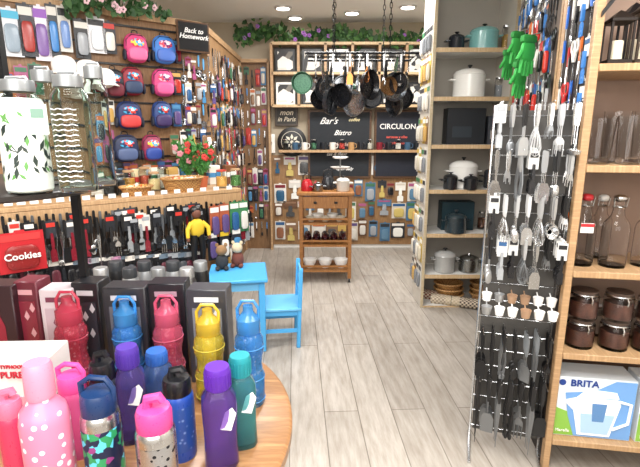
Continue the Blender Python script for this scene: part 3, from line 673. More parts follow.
for dx,dy,c1,c2 in((-.12,.05,'#2c2f33','#8a6a48'),(-.02,.12,'#6a3a30','#c9b89a')):
    t=ob('soft_toy',('toyb',),lambda b:(b.blob((0,0,.055),(.09,.08,.11),.9,0,12,8),b.blob((-.03,-.03,.015),(.035,.06,.03),.9,0,8,6),b.blob((.03,-.03,.015),(.035,.06,.03),.9,0,8,6)),M(c1,.9),(tp.x+dx,tp.y+dy,.533),random.uniform(-.5,.5),label='small dark stuffed toy sitting on the blue table',cat='toy',group='soft toys on the blue table')
    ob('head',('toyh',),lambda b:(b.blob((0,-.005,.14),(.08,.075,.075),.95,0,12,8),b.blob((-.03,0,.178),(.025,.015,.03),.9,0,8,6),b.blob((.03,0,.178),(.025,.015,.03),.9,0,8,6)),M(c2,.9),parent=t)
# fabric doll
p=pd(196,212,.1)
dl=ob('fabric_doll',uk(),lambda b:(b.blob((0,0,-.12),(.11,.07,.14),.8),b.tube([(-.04,0,-.08),(-.08,-.02,-.12),(-.085,-.03,-.18)],[.02,.017,.014],0,10),b.tube([(.04,0,-.08),(.08,-.02,-.12),(.08,-.03,-.18)],[.02,.017,.014],0,10)),M('#d8b52c',.7),p,PHI,label='fabric doll in yellow jacket and black trousers hanging by the counter',cat='doll')
ob('head',uk(),lambda b:b.blob((0,0,-.01),(.07,.07,.08),1),M('#6b4030',.7),parent=dl)
ob('hair',uk(),lambda b:b.blob((0,.012,.01),(.085,.075,.075),.95),BLK,parent=dl)
for s in(-1,1):
    ob('trouser_leg',uk(),lambda b:b.tube([(s*.026,0,-.17),(s*.034,-.01,-.27),(s*.034,0,-.36)],[.03,.024,.02],0,10),BLK,parent=dl)
    ob('shoe',uk(),lambda b:b.blob((s*.034,-.02,-.375),(.04,.07,.03),.8),M('#3a2a20',.6),parent=dl)
    ob('hand',uk(),lambda b:b.blob((s*.083,-.03,-.195),(.026,.022,.03),.9),M('#6b4030',.7),parent=dl)
for x,y in((214,206),(224,204),(234,202),(243,201)):
    card(pd(x,y,.09),PHI,.08,.24,[random.choice(['#1c1c1f','#3b7a4f','#a8583b']),'#e6e2da',random.choice(PALB)],group='toys hanging on the counter end')
for x,y in((212,232),(224,230),(236,228)):
    card(pd(x,y,.1),PHI,.08,.22,[random.choice(['#1c1c1f','#2c2f36']),random.choice(['#e6e2da','#d8b52c']),random.choice(PALB)],group='toys hanging on the counter end')
# ================= right: side panel with hanging gadgets
Q0=Vector((1.5,3.72,0));Q1=Vector((1.10,2.27,0));E=(Q1-Q0).normalized();RZ=math.atan2(E.y,E.x)
NP=Vector((E.y,-E.x,0));LQ=(Q1-Q0).length
mq=(Q0+Q1)/2
gp=ob('gadget_pegboard',None,None,None,(mq.x-NP.x*.03,mq.y-NP.y*.03,0),RZ,label='tall dark pegboard wall covered with hanging kitchen gadgets',cat='pegboard')
prism('panel',(LQ,.04,2.6),P('noise',('#4a4038','#6b5d50'),4,.7),(0,0,1.3),parent=gp)
prism('edge_trim',(.04,.06,2.6),OAK,(LQ/2,0,1.3),parent=gp)
hcols=[M('#111114',.35),M('#c0c4c8',.3,.8),M('#c22f2f',.35),M('#2f62b8',.35),M('#2f6fd0',.35),M('#e8e6e0',.4),M('#e0702a',.4),M('#111114',.35)]
for z in(2.55,2.36,2.16,1.96,1.76,1.56,1.36,1.14,.92,.7,.48):
    u=.05
    while u<LQ-.04:
        q=Q0+E*u;p=Vector((q.x,q.y,z+random.uniform(-.02,.02)))+NP*.006
        r_=random.random()
        if r_<.3 and z>1.6: sciss(p,RZ,random.choice(hcols),1.2,'scissors on the gadget pegboard')
        elif r_<.62: card(p,RZ,.06,.18,[random.choice(['#e6e2da','#1c1c1f','#2d5a8a','#d8d4cc']),random.choice(PALB),random.choice(['#1c1c1f','#3f7fc8','#c7352b','#c9cbcd'])],group='carded gadgets on the gadget pegboard',tool=random.random()<.6)
        else: utensil(random.choice(['spatula','whisk','serving_spoon','peeler','kitchen_knife','meat_fork','kitchen_tongs','basting_brush']),p,RZ,random.choice(hcols),random.choice([STEEL,STEEL,BLK]),.7,group='utensils on the gadget pegboard')
        u+=.08
for k,(x,y) in enumerate(((509,52),(518,34),(529,38),(521,64))):
    p=pix(x,y,Q0+NP*.09,NP)
    g=ob('garden_glove',('glove',),lambda b:(b.blob((0,0,-.06),(.085,.03,.1),.7,0,12,8),[b.tube([(-.03+.02*i,0,-.1),(-.036+.024*i,-.003,-.16-(.012 if i in(1,2) else 0))],[.011,.008],0,8) for i in range(4)],b.tube([(.035,0,-.06),(.06,-.004,-.1)],[.012,.009],0,8)),M('#37b04c',.6),p,RZ-.9,scale=1.1,label='bright green rubber glove hanging with fingers down',cat='glove',group='green gloves on the gadget pegboard')
    ob('cuff',('cuff',),lambda b:b.blob((0,0,-.005),(.09,.034,.04),.5,0,12,8),M('#2c8f3e',.6),parent=g)
    ob('peg_hook',('pgh',),lambda b:b.tube([(0,0,.01),(0,.07,.012)],.003),STEEL,parent=g)
# striped cloths hanging below the gloves
def cloth(b):
    n=9;vs=[];fs=[]
    for i in range(n+1):
        for j in range(7):
            x=(i/n-.5)*.11*(1-.25*(1-j/6));vs.append((x,.012*math.sin(i*1.9)*(j/6+.3),-.3*j/6))
    for i in range(n):
        for j in range(6): a=i*7+j;fs.append((a,a+1,a+8,a+7))
    b.add(vs,fs,0,True)
    b.tube([(-.01,0,-.002),(0,0,.02),(.01,0,-.002)],.002)
for x,y in((505,118),(516,112),(527,120)):
    p=pix(x,y,Q0+NP*.08,NP)
    ob('tea_towel',('twl',),cloth,P('wave',('#f2f0ea','#f2f0ea','#5a5f66'),28,.9,0,(0,0,1),pos=(0,.7,.9)),p,RZ-.9,label='white striped tea towel hanging gathered on a peg',cat='cloth',group='striped towels on the gadget pegboard')
# ================= right shelf unit (oak)
R0=onZ(544,467,0);RA=math.radians(-9)
e=Vector((math.cos(RA),math.sin(RA),0));bk=Vector((-math.sin(RA),math.cos(RA),0))
ru=ob('oak_shelf_unit',None,None,None,(R0.x,R0.y,0),RA,label='tall oak and black metal shelf unit with glassware and boxes',cat='shelf unit')
W=.95;DR=.34;HR=2.4
for a_,b_ in((0,0),(0,DR),(W,0),(W,DR)): prism('post',(.03,.035,HR),OAK,(a_,b_,HR/2),parent=ru,ch=.003)
prism('side_panel',(.012,DR-.04,HR-.02),M('#2a211c',.6),(0,DR/2,HR/2),parent=ru)
prism('back_panel',(W,.012,HR-.02),P('noise',('#7c6454','#9a8070'),3,.6),(W/2,DR+.02,HR/2),parent=ru)
RS=[]
for y,xx in((64,604),(165,590),(270,580),(352,575),(438,565)):
    z=pix(xx,y,R0,bk).z;RS.append(z)
    prism('shelf_board',(W-.03,DR+.02,.028),OAKH,(W/2,DR/2-.01,z-.014),parent=ru,ch=.003)
prism('shelf_board',(W-.03,DR,.03),OAKH,(W/2,DR/2,HR-.02),parent=ru)
def rs(x,i,o): 
    q=R0+bk*o;return col(x,RS[i],q,e)
def fbox(x0,x1,o):
    a=rs(x0,4,o);b=rs(x1,4,o);w=(b-a).length;h=.288;mid_=(a+b)/2
    bx=ob('water_filter_box',uk(),lambda q:q.box((0,.07,h/2),(w,.14,h),0,.002),M('#dfe7ee',.35),mid_,RA,label='white and blue water filter jug box with printed jug',cat='box',group='water filter boxes on the shelf')
    f=-.0015
    ob('green_panel',uk(),lambda q:q.plate([(-w*.49,h*.02),(-w*.18,h*.02),(-w*.2,h*.2),(-w*.3,h*.42),(-w*.49,h*.5)],.002),M('#86b84a',.4),(0,f,0),parent=bx)
    ob('blue_panel',uk(),lambda q:q.plate([(-w*.2,h*.02),(w*.49,h*.02),(w*.49,h*.98),(w*.24,h*.98),(w*.0,h*.8),(-w*.36,h*.74),(-w*.3,h*.36)],.002),M('#6f9fd8',.35),(0,f-.001,0),parent=bx)
    rt=(0,-.12,0)
    def jug(q):
        q.plate([(-w*.16,h*.05),(w*.24,h*.05),(w*.33,h*.6),(w*.29,h*.68),(-w*.22,h*.68),(-w*.38,h*.62),(-w*.24,h*.46)],.002)
        q.plate([(-w*.22,h*.68),(w*.3,h*.7),(w*.26,h*.8),(w*.02,h*.82),(-w*.14,h*.78)],.002)
        q.tube([(w*.3,0,h*.66),(w*.45,0,h*.62),(w*.44,0,h*.3),(w*.26,0,h*.18)],.007,0,6)
    ob('jug_print',uk(),jug,M('#f6f9fb',.3),(0,f-.003,0),parent=bx)
    ob('jug_window_print',uk(),lambda q:q.plate([(-w*.12,h*.09),(w*.21,h*.09),(w*.27,h*.42),(-w*.15,h*.42)],.002),M('#a9c9e6',.3),(0,f-.005,0),parent=bx)
    ob('filter_print',uk(),lambda q:q.plate([(w*.0,h*.3),(w*.14,h*.3),(w*.16,h*.6),(-w*.02,h*.6)],.002),M('#5b86b8',.3),(0,f-.006,0),parent=bx)
    text('BRITA',h*.15,M('#1b3f8c',.4),(-w*.14,f-.003,h*.91),bx,bold=.001)
    ob('emblem_print',uk(),lambda q:q.lathe([(0,0),(h*.05,0),(h*.05,.001),(0,.001)],0,16,rot=(math.pi/2,0,0)),M('#1b3f8c',.4),(-w*.41,f,h*.91),parent=bx)
    text('Marella',h*.07,WHITE,(-w*.35,f-.003,h*.1),bx)
fbox(549,629,.02);fbox(634,710,.02)
JRED=P('noise',('#2a1712','#6a3c2c'),30,.5)
for x in(578,612,646,680):
    for lv in(0,1):
        q=rs(x,3,.08);q.z+=lv*.13
        jar(q,.058,.129,JRED,M('#5a4a42',.3,.4),'squat clip-top glass jar with dark contents',True)['group']='clip-top jars stacked on the shelf'
for x in(592,628):
    q=rs(x,3,.23);jar(q,.055,.16,M('#a08a78',.5),WHITE,'clip-top glass jar with pale contents',True)['group']='clip-top jars standing behind'
def gbottle(p,h,r,lab,lm,name='glass_bottle'):
    g=ob(name,('gb',round(h,2),round(r,3)),lambda b:b.lathe([(0,0),(r*.95,0),(r,.01),(r,h*.58),(r*.9,h*.66),(r*.52,h*.76),(r*.42,h*.84),(r*.4,h*.95),(r*.5,h),(r*.38,h),(r*.34,h*.95),(r*.37,h*.84),(r*.47,h*.755),(r*.86,h*.655),(r*.95,h*.57),(r*.95,.012),(0,.01)],0,24),GLASS,p,label=lab,cat='glass bottle')
    ob('stopper',('gbs',round(h,2),round(r,3)),lambda b:b.blob((0,0,h+.008),(r*.9,r*.9,.03),.8,0,12,8),lm,parent=g)
    ob('wire_clasp',('gbw',round(h,2),round(r,3)),lambda b:(b.tube([(r*.5*math.cos(a),r*.5*math.sin(a),h*.9) for a in [i*math.pi/6 for i in range(12)]],.0022,0,5,True),b.tube([(-r*.5,-r*.1,h*.9),(-r*.55,-r*.2,h+.01),(r*.55,-r*.2,h+.01),(r*.5,-r*.1,h*.9)],.0022,0,5)),STEEL,parent=g)
    return g
gbottle(rs(579,2,.1),.28,.05,'tall clear glass swing-top bottle with red stopper',M('#b8262e',.4))
gbottle(rs(611,2,.09),.28,.052,'tall clear glass swing-top bottle with metal clasp',STEEL)
gbottle(rs(643,2,.12),.27,.05,'clear glass swing-top bottle with white stopper',WHITE)
gbottle(rs(596,2,.24),.26,.045,'clear glass bottle standing further in on the shelf',WHITE)
gbottle(rs(674,2,.1),.28,.05,'tall clear glass swing-top bottle with red stopper',M('#b8262e',.4))
pq=rs(582,2,.03);pt_=prism('price_tag',(.05,.003,.04),WHITE,pq+Vector((0,0,.17)),RA,label='white and red hanging price tag on a bottle neck',cat='price tag')
prism('tag_band',(.05,.002,.013),M('#c7262e',.4),(0,-.003,.012),parent=pt_)
def vase(p,h,r,lab):
    return ob('drinking_glass',('vs',round(h,2),round(r,3)),lambda b:b.lathe([(0,0),(r*.8,0),(r*.82,.02),(r,h),(r*.95,h),(r*.78,.022),(0,.02)],0,22),GLASS,p,label=lab,cat='glass',group='glass tumblers on the shelf')
for x,o,h in((597,.08,.18),(627,.08,.19),(658,.09,.18),(612,.22,.21),(642,.22,.21),(690,.1,.19)):
    vase(rs(x,1,o),h,.052,'wide clear glass tumbler on the oak shelf')
for x,o,h,cc in((614,.07,.2,'#2a2320'),(641,.08,.24,'#3a3028'),(627,.22,.26,'#1c1a1c'),(670,.1,.2,'#503a2c')):
    g=ob('lantern',('lan',h),lambda b:(b.box((0,0,.01),(.09,.09,.02),0,.003),b.box((0,0,h*.8),(.09,.09,.015),0,.003),[b.box((sx*.038,sy*.038,h*.4),(.008,.008,h*.78)) for sx in(-1,1) for sy in(-1,1)],b.lathe([(.06,h*.81),(.02,h*.95),(0,h)],0,4,rot=(0,0,math.pi/4))),M(cc,.4,.5),rs(x,0,o),RA,label='dark metal candle lantern on the upper shelf',cat='lantern',group='lanterns on the upper shelf')
    ob('candle',('can',h),lambda b:b.lathe([(0,.02),(.022,.02),(.022,h*.45),(0,h*.46)],0,14),M('#e6dcc4',.5),parent=g)
ob('brace',uk(),lambda b:b.plate([(0,0),(.1,.14),(.1,.16),(0,.02)],.015),BLK,(0,-.02,1.9),parent=ru)
RZ2=math.atan2(-bk.y,-bk.x)
for z in(2.34,2.18,2.02,1.86,1.7,1.54,1.38,1.2,1.0):
    for k in range(5):
        q=R0+bk*(.04+.065*k)-e*.013
        p=Vector((q.x,q.y,z+random.uniform(-.02,.02)))
        r_=random.random()
        if r_<.4: sciss(p,RZ2,random.choice(hcols),1.1,'scissors on the oak unit side')
        elif r_<.65: card(p,RZ2,.055,.17,['#e6e2da',random.choice(['#2d5a8a','#c7352b','#1c1c1f']),random.choice(['#1c1c1f','#3f7fc8'])],group='carded gadgets on the oak unit side',tool=True)
        else: utensil(random.choice(['kitchen_knife','spatula','kitchen_tongs','serving_spoon']),p,RZ2,random.choice(hcols),STEEL,.7,group='utensils on the oak unit side')
# ================= utensil stand
UA=-.3
U0=onZ(502,448,0);us=ob('utensil_stand',None,None,None,(U0.x,U0.y,0),UA,label='chrome framed display stand crowded with hanging steel utensils',cat='display stand')
prism('back_panel',(.29,.008,1.5),P('noise',('#3a3836','#55524e'),6,.6),(0,.006,.83),parent=us)
def grid(b):
    for k in range(19): b.tube([(-.15,0,.1+.081*k),(.15,0,.1+.081*k)],.0028,0,4)
    b.tube([(-.155,0,0.01),(-.155,0,1.6),(.155,0,1.6),(.155,0,.01)],.006)
    for s in(-1,1): b.tube([(s*.155,-.16,.008),(s*.155,.08,.008)],.008)
    for z in(1.6,1.42,1.24,1.06,.64,.42):
        for k in range(7): b.tube([(-.135+.045*k,0,z),(-.135+.045*k,-.17,z+.008)],.0018,0,4)
ob('wire_grid',uk(),grid,STEEL,parent=us)
ub=Matrix.Translation((U0.x,U0.y,0))@Matrix.Rotation(UA,4,'Z')
LG=M('#c9cacb',.4,.3);DST=M('#85888b',.4,.85);MG=M('#6f7376',.5)
rows=[(1.6,['whisk','serving_spoon','spatula','whisk','peeler','meat_fork','ladle'],.66),(1.42,['spatula','peeler','kitchen_tongs','ladle','spatula','serving_spoon','peeler'],.66),(1.24,['kitchen_tongs','whisk','serving_spoon','spatula','whisk','sieve','peeler'],.66),(1.06,['serving_spoon','ladle','meat_fork','whisk','spatula','peeler','serving_spoon'],.66),(.64,['spatula','kitchen_knife','kitchen_tongs','serving_spoon','spatula','kitchen_knife','meat_fork'],.7),(.42,['kitchen_knife','spatula','kitchen_knife','kitchen_tongs','meat_fork','kitchen_knife','spatula'],.9)]
for ri,(z,ks,s) in enumerate(rows):
    for k in range(7):
        kind=ks[k]
        if ri>=4: hm,tm=(BLK if random.random()<.8 else MG),(BLK if random.random()<.5 else DST)
        else: hm,tm=random.choice([SATIN,LG,BLK,STEEL,SATIN]),random.choice([SATIN,STEEL,LG,DST])
        asc=ri<4 and random.random()<.22
        cc=['#d8d8d6',random.choice(['#c7352b','#2d5a8a','#1c1c1f','#9a9ea3']),random.choice(['#9a9da0','#1c1c1f'])]
        rr=random.uniform(-.5,.5);pull=random.uniform(0,.05)
        for layer in(0,1,2):
            p=ub@Vector((-.135+.045*k,-.012-.04*layer-pull,z))
            if asc: card(p,UA+rr*.4,.038,.17,cc,group='carded gadgets on the chrome stand',tool=True)
            else: utensil(kind,p,UA+rr+random.uniform(-.3,.3),hm,tm,s*random.uniform(.94,1.04),group='utensils on the chrome stand')
for layer in(0,1):
    for k in range(6):
        p=ub@Vector((-.13+.052*k,-.06-.06*layer,.8-.04*layer))
        m=ob('measuring_cup',('mcup',),lambda b:(b.lathe([(0,-.035),(.016,-.035),(.022,0),(.02,0),(.014,-.031),(0,-.031)],0,16),b.tube([(0,.02,-.005),(0,.035,0),(0,.055,.004)],.003)),random.choice([WHITE,WHITE,SATIN,M('#a58468',.5)]),p,UA,label='small measuring cup hanging on the chrome stand',cat='measuring cup',group='measuring cups on the chrome stand')
# ================= tiered round display table
ZT=.78;TX0,TY0,TR=-.62,1.02,.55
TWD=P('noise',('#a57a52','#8b6340','#b2895f'),5,.3,0,(1.5,10,1))
tb=ob('tiered_display_table',None,None,None,(TX0,TY0,0),label='round brown wooden display table with raised black upper shelf',cat='display table')
ob('tabletop',uk(),lambda b:b.lathe([(0,ZT-.035),(TR-.01,ZT-.035),(TR,ZT-.028),(TR,ZT-.006),(TR-.008,ZT),(0,ZT)],0,72),TWD,parent=tb)
ob('pedestal',uk(),lambda b:b.lathe([(0,0),(.28,0),(.28,.03),(.06,.06),(.05,.4),(.06,ZT-.06),(.2,ZT-.035),(0,ZT-.035)],0,28),BLKM,parent=tb)
ZS=1.378;DXC,DYC,DRR=-.79,1.08,.28
ob('upper_shelf',uk(),lambda b:b.lathe([(0,ZS-.016),(DRR-.01,ZS-.016),(DRR,ZS-.012),(DRR,ZS-.003),(DRR-.005,ZS),(0,ZS)],0,48),P('noise',('#1a1716','#2c2522'),6,.35),(DXC-TX0,DYC-TY0,0),parent=tb)
p1=colY(80,1.2,1.3);prism('post',(.02,.02,ZS-ZT-.016),BLKM,(p1.x-TX0,p1.y-TY0,(ZS+ZT-.016)/2),parent=tb)
p2=colY(2,1.7,1.2);prism('post',(.022,.022,.9),BLKM,(p2.x-TX0-.01,p2.y-TY0,ZS+.45),parent=tb)
p3=colY(-60,1.2,1.2);prism('post',(.022,.022,ZS-ZT-.016),BLKM,(p3.x-TX0,p3.y-TY0,(ZS+ZT-.016)/2),parent=tb)
def pbox(x0,x1,Y,yt,c1,c2,c3,lab,motif,d=.07):
    a=colY(x0,ZT+.13,Y).x;b=colY(x1,ZT+.13,Y).x;h=onY((x0+x1)/2,yt,Y).z-ZT;w=b-a
    o=ob('bottle_box',uk(),lambda q:q.box((0,0,h/2),(w,d,h),0,.003),M(c1,.35),((a+b)/2,Y+d/2,ZT),random.uniform(-.04,.04),label=lab,cat='box')
    if motif=='bottle':
        ob('bottle_print',uk(),lambda q:q.plate([(-w*.2,h*.1),(w*.2,h*.1),(w*.2,h*.6),(w*.1,h*.7),(w*.1,h*.85),(-w*.1,h*.85),(-w*.1,h*.7),(-w*.2,h*.6)],.001),M(c2,.3),(0,-d/2-.001,0),parent=o)
    else:
        def lp(q):
            q.box((0,0,h*.5),(w*.72,.001,h*.62),0)
            q.box((0,-.0006,h*.9),(w*.6,.001,h*.05),1)
            for x,z in((-w*.2,h*.3),(w*.15,h*.45),(-w*.05,h*.62),(w*.22,h*.7)): q.plate([(x,z),(x+.008,z+.012),(x,z+.03),(x-.008,z+.012)],.003,1)
        ob('printed_panel',uk(),lp,[M(c2,.2),M(c3,.4)],(0,-d/2-.001,0),parent=o)
    return o
pbox(-18,20,1.22,286,'#3a2228','#9a2a3e','#ffffff','dark maroon cardboard box printed with a red flask','bottle')
pbox(21,44,1.24,282,'#6e2a38','#8a3040','#e0a8b0','dark red cardboard box with rose motif','leaf')
pbox(45,76,1.22,290,'#d9ccd2','#c9b4be','#7a3a50','pale pinkish grey cardboard bottle box','leaf')
pbox(77,104,1.24,283,'#1f1f23','#3c3c43','#d8d8dc','narrow black cardboard bottle box','leaf')
pbox(107,149,1.22,288,'#2a2a2f','#65666c','#c9c9d0','dark cardboard bottle box with grey window','leaf')
pbox(151,187,1.24,284,'#1b1b20','#4a3640','#a98a98','black cardboard bottle box with printed leaves','leaf')
pbox(189,229,1.22,290,'#38383d','#7a7c82','#d8d8dc','charcoal cardboard bottle box with clear window','leaf')
# bottles
def dims(xc,yb,yt,w,z):
    p=onZ(xc,yb,z);pt_=onY(xc,yt,p.y);h=pt_.z-z;q=colY(xc,z+h*.6,p.y);p.x=q.x
    return p,w/2*dep(q)/FL*.97,h
def sport(xc,yb,yt,w,c1,lab,lidc=None,inner=None):
    p,r,h=dims(xc,yb,yt,w,ZT);m=P('voronoi',(lighten(c1,.85),lighten(c1,.22),lighten(c1,.22)),75,.05,pos=(0,.3,.34),trans=.72,bump=.25)
    g=ob('water_bottle',uk(),lambda b:b.lathe([(0,0),(r*.9,0),(r,.008),(r,h*.3),(r*.88,h*.34),(r*.84,h*.42),(r*.9,h*.48),(r,h*.52),(r*.98,h*.64),(r*.75,h*.7),(r*.72,h*.72),(r*.68,h*.72),(r*.7,h*.69),(r*.93,h*.635),(r*.95,h*.52),(r*.79,h*.42),(r*.95,h*.29),(r*.95,.012),(0,.01)],0,28),m,p,label=lab,cat='water bottle')
    ob('infuser',uk(),lambda b:b.lathe([(0,h*.12),(r*.4,h*.13),(r*.42,h*.68),(0,h*.7)],0,16),M(lighten(c1,.5),.3,0,.2),parent=g)
    kr=uk()
    for zz in(.06,.27,.57):
        ob('grip_rib',kr,lambda b:b.lathe([(r-.001,-.002),(r+.0015,0),(r-.001,.002),(r-.0015,0),(r-.001,-.002)],0,28),M(lighten(c1,.25),.1,0,.5),(0,0,h*zz),parent=g)
    ob('cap',uk(),lambda b:b.lathe([(r*.78,h*.7),(r*.82,h*.71),(r*.8,h*.83),(r*.5,h*.87),(r*.35,h*.9),(r*.33,h*.95),(0,h*.95)],0,24),M(lighten(lidc or c1,.2),.08,0,.6,ior=1.3),parent=g)
    ob('carry_loop',uk(),lambda b:b.tube([(-r*.7,0,h*.8),(-r*.72,0,h*.92),(-r*.4,0,h*.99),(r*.4,0,h*.99),(r*.72,0,h*.92),(r*.7,0,h*.8)],.0045,0,8),M(lighten(lidc or c1,.15),.1,0,.4),parent=g)
    return g
sport(71,392,291,31,'#d8304e','translucent red sports bottle with carry loop')
sport(127,386,296,29,'#2a8fe8','translucent bright blue sports bottle with carry loop')
sport(168,388,295,30,'#e04a72','translucent pinkish red sports bottle with carry loop')
sport(209,398,304,31,'#ead22c','translucent yellow sports bottle with carry loop','#e6c020')
sport(249,402,300,30,'#2a8ad8','translucent blue sports bottle with carry loop')
def flask(xc,yb,yt,w,c1,lab,tag=True,sq=.6):
    p,r,h=dims(xc,yb,yt,w,ZT);m=M(lighten(c1,.35),.03,0,.85,ior=1.25)
    g=ob('water_bottle',uk(),lambda b:b.lathe([(0,0),(r*.9,0),(r,.008),(r*.93,h*.3),(r,h*.62),(r*.95,h*.7),(r*.66,h*.78),(r*.64,h*.8),(r*.6,h*.8),(r*.62,h*.77),(r*.9,h*.69),(r*.95,h*.61),(r*.88,h*.3),(r*.95,.014),(0,.012)],0,32,sq=sq),m,p,.3,label=lab,cat='water bottle')
    ob('cap',uk(),lambda b:(b.lathe([(r*.7,h*.79),(r*.72,h*.8),(r*.72,h*.97),(r*.66,h),(0,h)],0,24),[b.box((r*.72*math.cos(a),r*.72*math.sin(a),h*.88),(.003,.003,h*.14),rot=(0,0,a)) for a in [i*math.pi/10 for i in range(20)]]),M(lighten(c1,.08),.3,0,.3),parent=g)
    if tag: ob('swing_tag',uk(),lambda b:b.plate([(-.012,-.04),(.012,-.04),(.012,0),(0,.012),(-.012,0)],.001,0,(r*.55,-r*.95,h*.6),(0,.3,0)),WHITE,parent=g)
    return g
flask(158,408,350,29,'#2f6ac8','translucent blue square-bodied bottle',False)
flask(130,437,346,30,'#5030a8','translucent dark violet square-bodied bottle')
flask(241,442,355,30,'#209aa4','translucent teal square-bodied bottle with white tag')
flask(219,461,366,36,'#5e24b0','translucent purple square-bodied bottle with white tag')
def kids(xc,yb,yt,w,bm,lidc,lab,spout='loop',band=None):
    p,r,h=dims(xc,yb,yt,w,ZT)
    g=ob('water_bottle',uk(),lambda b:b.lathe([(0,0),(r*.93,0),(r,.008),(r,h*.66),(r*.96,h*.7),(r*.8,h*.74),(0,h*.75)],0,30),bm,p,label=lab,cat='water bottle')
    if band: ob('printed_band',uk(),lambda b:b.lathe([(r*1.005,h*.12),(r*1.012,h*.13),(r*1.012,h*.6),(r*1.005,h*.61)],0,30),band,parent=g)
    ob('cap',uk(),lambda b:b.lathe([(r*.86,h*.7),(r*.9,h*.71),(r*.9,h*.84),(r*.8,h*.88),(r*.3,h*.89),(0,h*.89)],0,26),M(lidc,.3),parent=g)
    if spout=='loop':
        ob('carry_loop',uk(),lambda b:b.tube([(-r*.8,0,h*.82),(-r*.85,0,h*.94),(-r*.3,0,h*.99),(r*.5,0,h*.98),(r*.85,0,h*.9),(r*.8,0,h*.8)],.006,0,8),M(lidc,.3),parent=g)
    else:
        ob('spout',uk(),lambda b:(b.tube([(-r*.3,0,h*.87),(-r*.25,0,h*.95),(r*.35,0,h*.97),(r*.5,0,h*.93)],[.011,.01,.009,.007],0,8)),M(lidc,.3),parent=g)
    return g
kids(74,452,363,30,M('#e0609a',.2,0,.4),'#e8509c','pink bottle with bright pink loop lid')
kids(104,445,350,27,M('#2c2f3a',.3),'#17181c','dark bottle with black spout lid','x')
kids(178,454,366,32,M('#2a4fa8',.3),'#17181c','blue bottle with black flip spout and printed dots','x',band=P('voronoi',('#8aa6e0','#2a4f9a','#2a4f9a'),70,.3,pos=(0,.28,.32)))
kids(101,492,376,38,STEEL,'#17335e','steel bottle with navy lid and dark printed band',band=P('cells',('#16213f','#16213f','#5ac0d8','#2a8f5a','#16213f','#8a3a7a'),85,.35,const=True))
kids(156,505,393,40,STEEL,'#d8468c','brushed steel bottle with pink spout lid and dark print','x',band=P('voronoi',('#3a3a40','#c2c4c8','#b9bcc0'),75,.25,.9,const=True,pos=(0,.28,.34)))
p,r,h=dims(45,505,362,47,ZT)
PK=P('voronoi',('#fbe9ef','#e37f9f','#e37f9f'),50,.3,pos=(0,.27,.3),const=True)
g=ob('water_bottle',uk(),lambda b:b.lathe([(0,0),(r*.93,0),(r,.008),(r,h*.62),(r*.9,h*.7),(r*.55,h*.76),(r*.52,h*.8),(0,h*.8)],0,32),PK,p,label='matte pink insulated bottle with white pattern and pink screw cap',cat='water bottle')
ob('cap',uk(),lambda b:b.lathe([(r*.58,h*.78),(r*.6,h*.8),(r*.58,h*.97),(r*.5,h),(0,h)],0,26),M('#e88aa4',.3),parent=g)
kids(12,478,388,26,M('#c2395a',.3),'#d8708f','rose pink bottle with spout lid','x')
a=Vector((colY(-40,ZT+.2,.95).x,.95,ZT));b=Vector((colY(44,ZT+.2,.95).x,.95,ZT));w=b.x-a.x;h=onY(10,362,.95).z-ZT
bx=ob('flask_box',uk(),lambda q:q.box((0,.055,h/2),(w,.11,h),0,.002),M('#e6e0dc',.4),((a.x+b.x)/2,.95,ZT),.04,label='white and pink cardboard flask box with lettering',cat='box')
prism('pink_panel',(w*.99,.002,h*.58),M('#e8a0b0',.4),(0,-.001,h*.3),parent=bx)
text('TYPHOON',.0115,M('#b8263a',.4),(w*.13,-.003,h*.945),bx,bold=.0003)
text('PURE',.022,M('#b8263a',.4),(w*.11,-.004,h*.85),bx,bold=.0004)
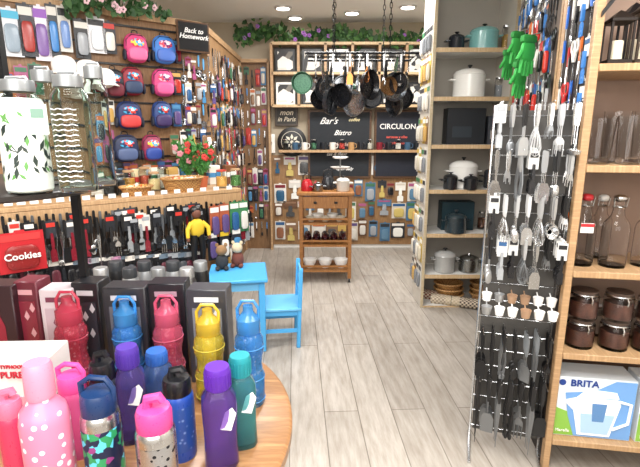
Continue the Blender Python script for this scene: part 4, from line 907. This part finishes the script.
# glass bottles on upper shelf
def leafband(b,r,z0,z1):
    b.lathe([(r*.9,z0-.004),(r,z0),(r*1.01,z0+.006),(r*1.01,z1-.012),(r*.98,z1-.003),(r*.9,z1+.003)],0,36)
    for i in range(110):
        a=random.uniform(-math.pi,math.pi);z=random.uniform(z0+.02,z1-.025);t=random.uniform(-.9,.9);s=random.uniform(.008,.014)
        pts=[(0,-s),(s*.35,0),(0,s),(-s*.35,0)];vs=[]
        for x,zz in pts:
            xx=x*math.cos(t)-zz*math.sin(t);zq=x*math.sin(t)+zz*math.cos(t)
            an=a+xx/r;vs.append((r*1.03*math.cos(an),r*1.03*math.sin(an),z+zq))
        b.add(vs,[(0,1,2,3)],random.choice((1,1,2)),False)
def gflask(xc,yb,yt,w,lab,pat=None,lines=True):
    p,r,h=dims(xc,yb,yt,w,ZS)
    g=ob('glass_flask',uk(),lambda b:b.lathe([(0,0),(r*.93,0),(r,.01),(r,h*.76),(r*.94,h*.81),(r*.72,h*.85),(r*.7,h*.9),(r*.67,h*.9),(r*.69,h*.845),(r*.91,h*.805),(r*.97,h*.755),(r*.97,.01),(0,.008)],0,36),M('#e8f2ee',0,0,1.0,ior=1.15),p,label=lab,cat='glass flask')
    ob('cap',uk(),lambda b:b.lathe([(0,h*.87),(r*.74,h*.87),(r*.74,h*.955),(r*.72,h*.965),(0,h*.965)],0,30),M('#8f9294',.42,.7),parent=g)
    ob('carry_loop',uk(),lambda b:b.tube([(-r*.5,0,h*.96),(-r*.45,0,h*.99),(r*.45,0,h*.99),(r*.5,0,h*.96)],.003,0,6),SATIN,parent=g)
    if pat: ob('printed_sleeve',uk(),lambda b:leafband(b,r,h*.03,h*.8),[M('#dfe2dc',.35),M('#26332e',.5),M('#5a8f4a',.5)],parent=g)
    elif lines:
        def pr(b):
            for i in range(15):
                zz=.1+.042*i;a0=-2.3
                pts=[]
                for j in range(21):
                    a=a0+1.45*j/20;pts.append((r*1.004*math.cos(a),r*1.004*math.sin(a),h*(zz+.005*math.sin(j*.9+i*.5))))
                b.tube(pts,.0008,0,4)
        ob('printed_waves',uk(),pr,M('#ffffff',.5,emit=.15),parent=g)  # white print with a faint glow of its own added to brighten it
    return g
gflask(47,184,66,28,'clear glass bottle with steel cap on upper shelf',lines=False)
gflask(22,192,76,44,'glass bottle with green and white leaf patterned sleeve',1)
gflask(72,191,71,38,'wide clear glass bottle with white printed wavy lines')
gflask(97,185,62,24,'slim clear glass bottle with steel cap',lines=False)
pp=onZ(38,201,ZS)
tg=prism('swing_tag',(.03,.002,.05),M('#cfe0d6',.5),Vector((colY(38,ZS+.14,pp.y).x,pp.y,ZS+.14)),.2,label='pale paper swing tag hanging on a glass bottle',cat='tag')
prism('tag_print',(.02,.001,.015),M('#6a8a7a',.5),(0,-.0015,.01),parent=tg)
# plinth with steel thermoses behind
ZP=.7
pl=ob('display_plinth',None,None,None,(-.86,2.0,0),label='low black display plinth behind the round table',cat='plinth')
prism('body',(.74,.36,ZP-.08),M('#2a2422',.5),(0,0,(ZP-.08)/2+.02),parent=pl);prism('top',(.78,.4,.03),DARKW,(0,0,ZP-.015),parent=pl)
for k,x in enumerate((106,120,134,148,162,176,190,203)):
    q=colY(x,ZP,1.88+.1*(k%2))
    g=ob('thermos_flask',('thm',),lambda b:b.lathe([(0,0),(.034,0),(.036,.006),(.036,.17),(.03,.19),(0,.19)],0,22),random.choice([SATIN,BLK,BLK,STEELD]),q,label='stainless steel thermos flask with flat lid on the plinth',cat='thermos',group='thermos flasks on the plinth')
    ob('cap',('thc',),lambda b:b.lathe([(0,.185),(.03,.185),(.03,.228),(.027,.232),(0,.232)],0,24),random.choice([M('#8f9294',.42,.7),SATIN,M('#2c2f33',.4)]),parent=g)
w_=bpy.data.worlds.new('world');sc.world=w_;w_.use_nodes=True;w_.node_tree.nodes['Background'].inputs[0].default_value=(1,1,1,1);w_.node_tree.nodes['Background'].inputs[1].default_value=.4
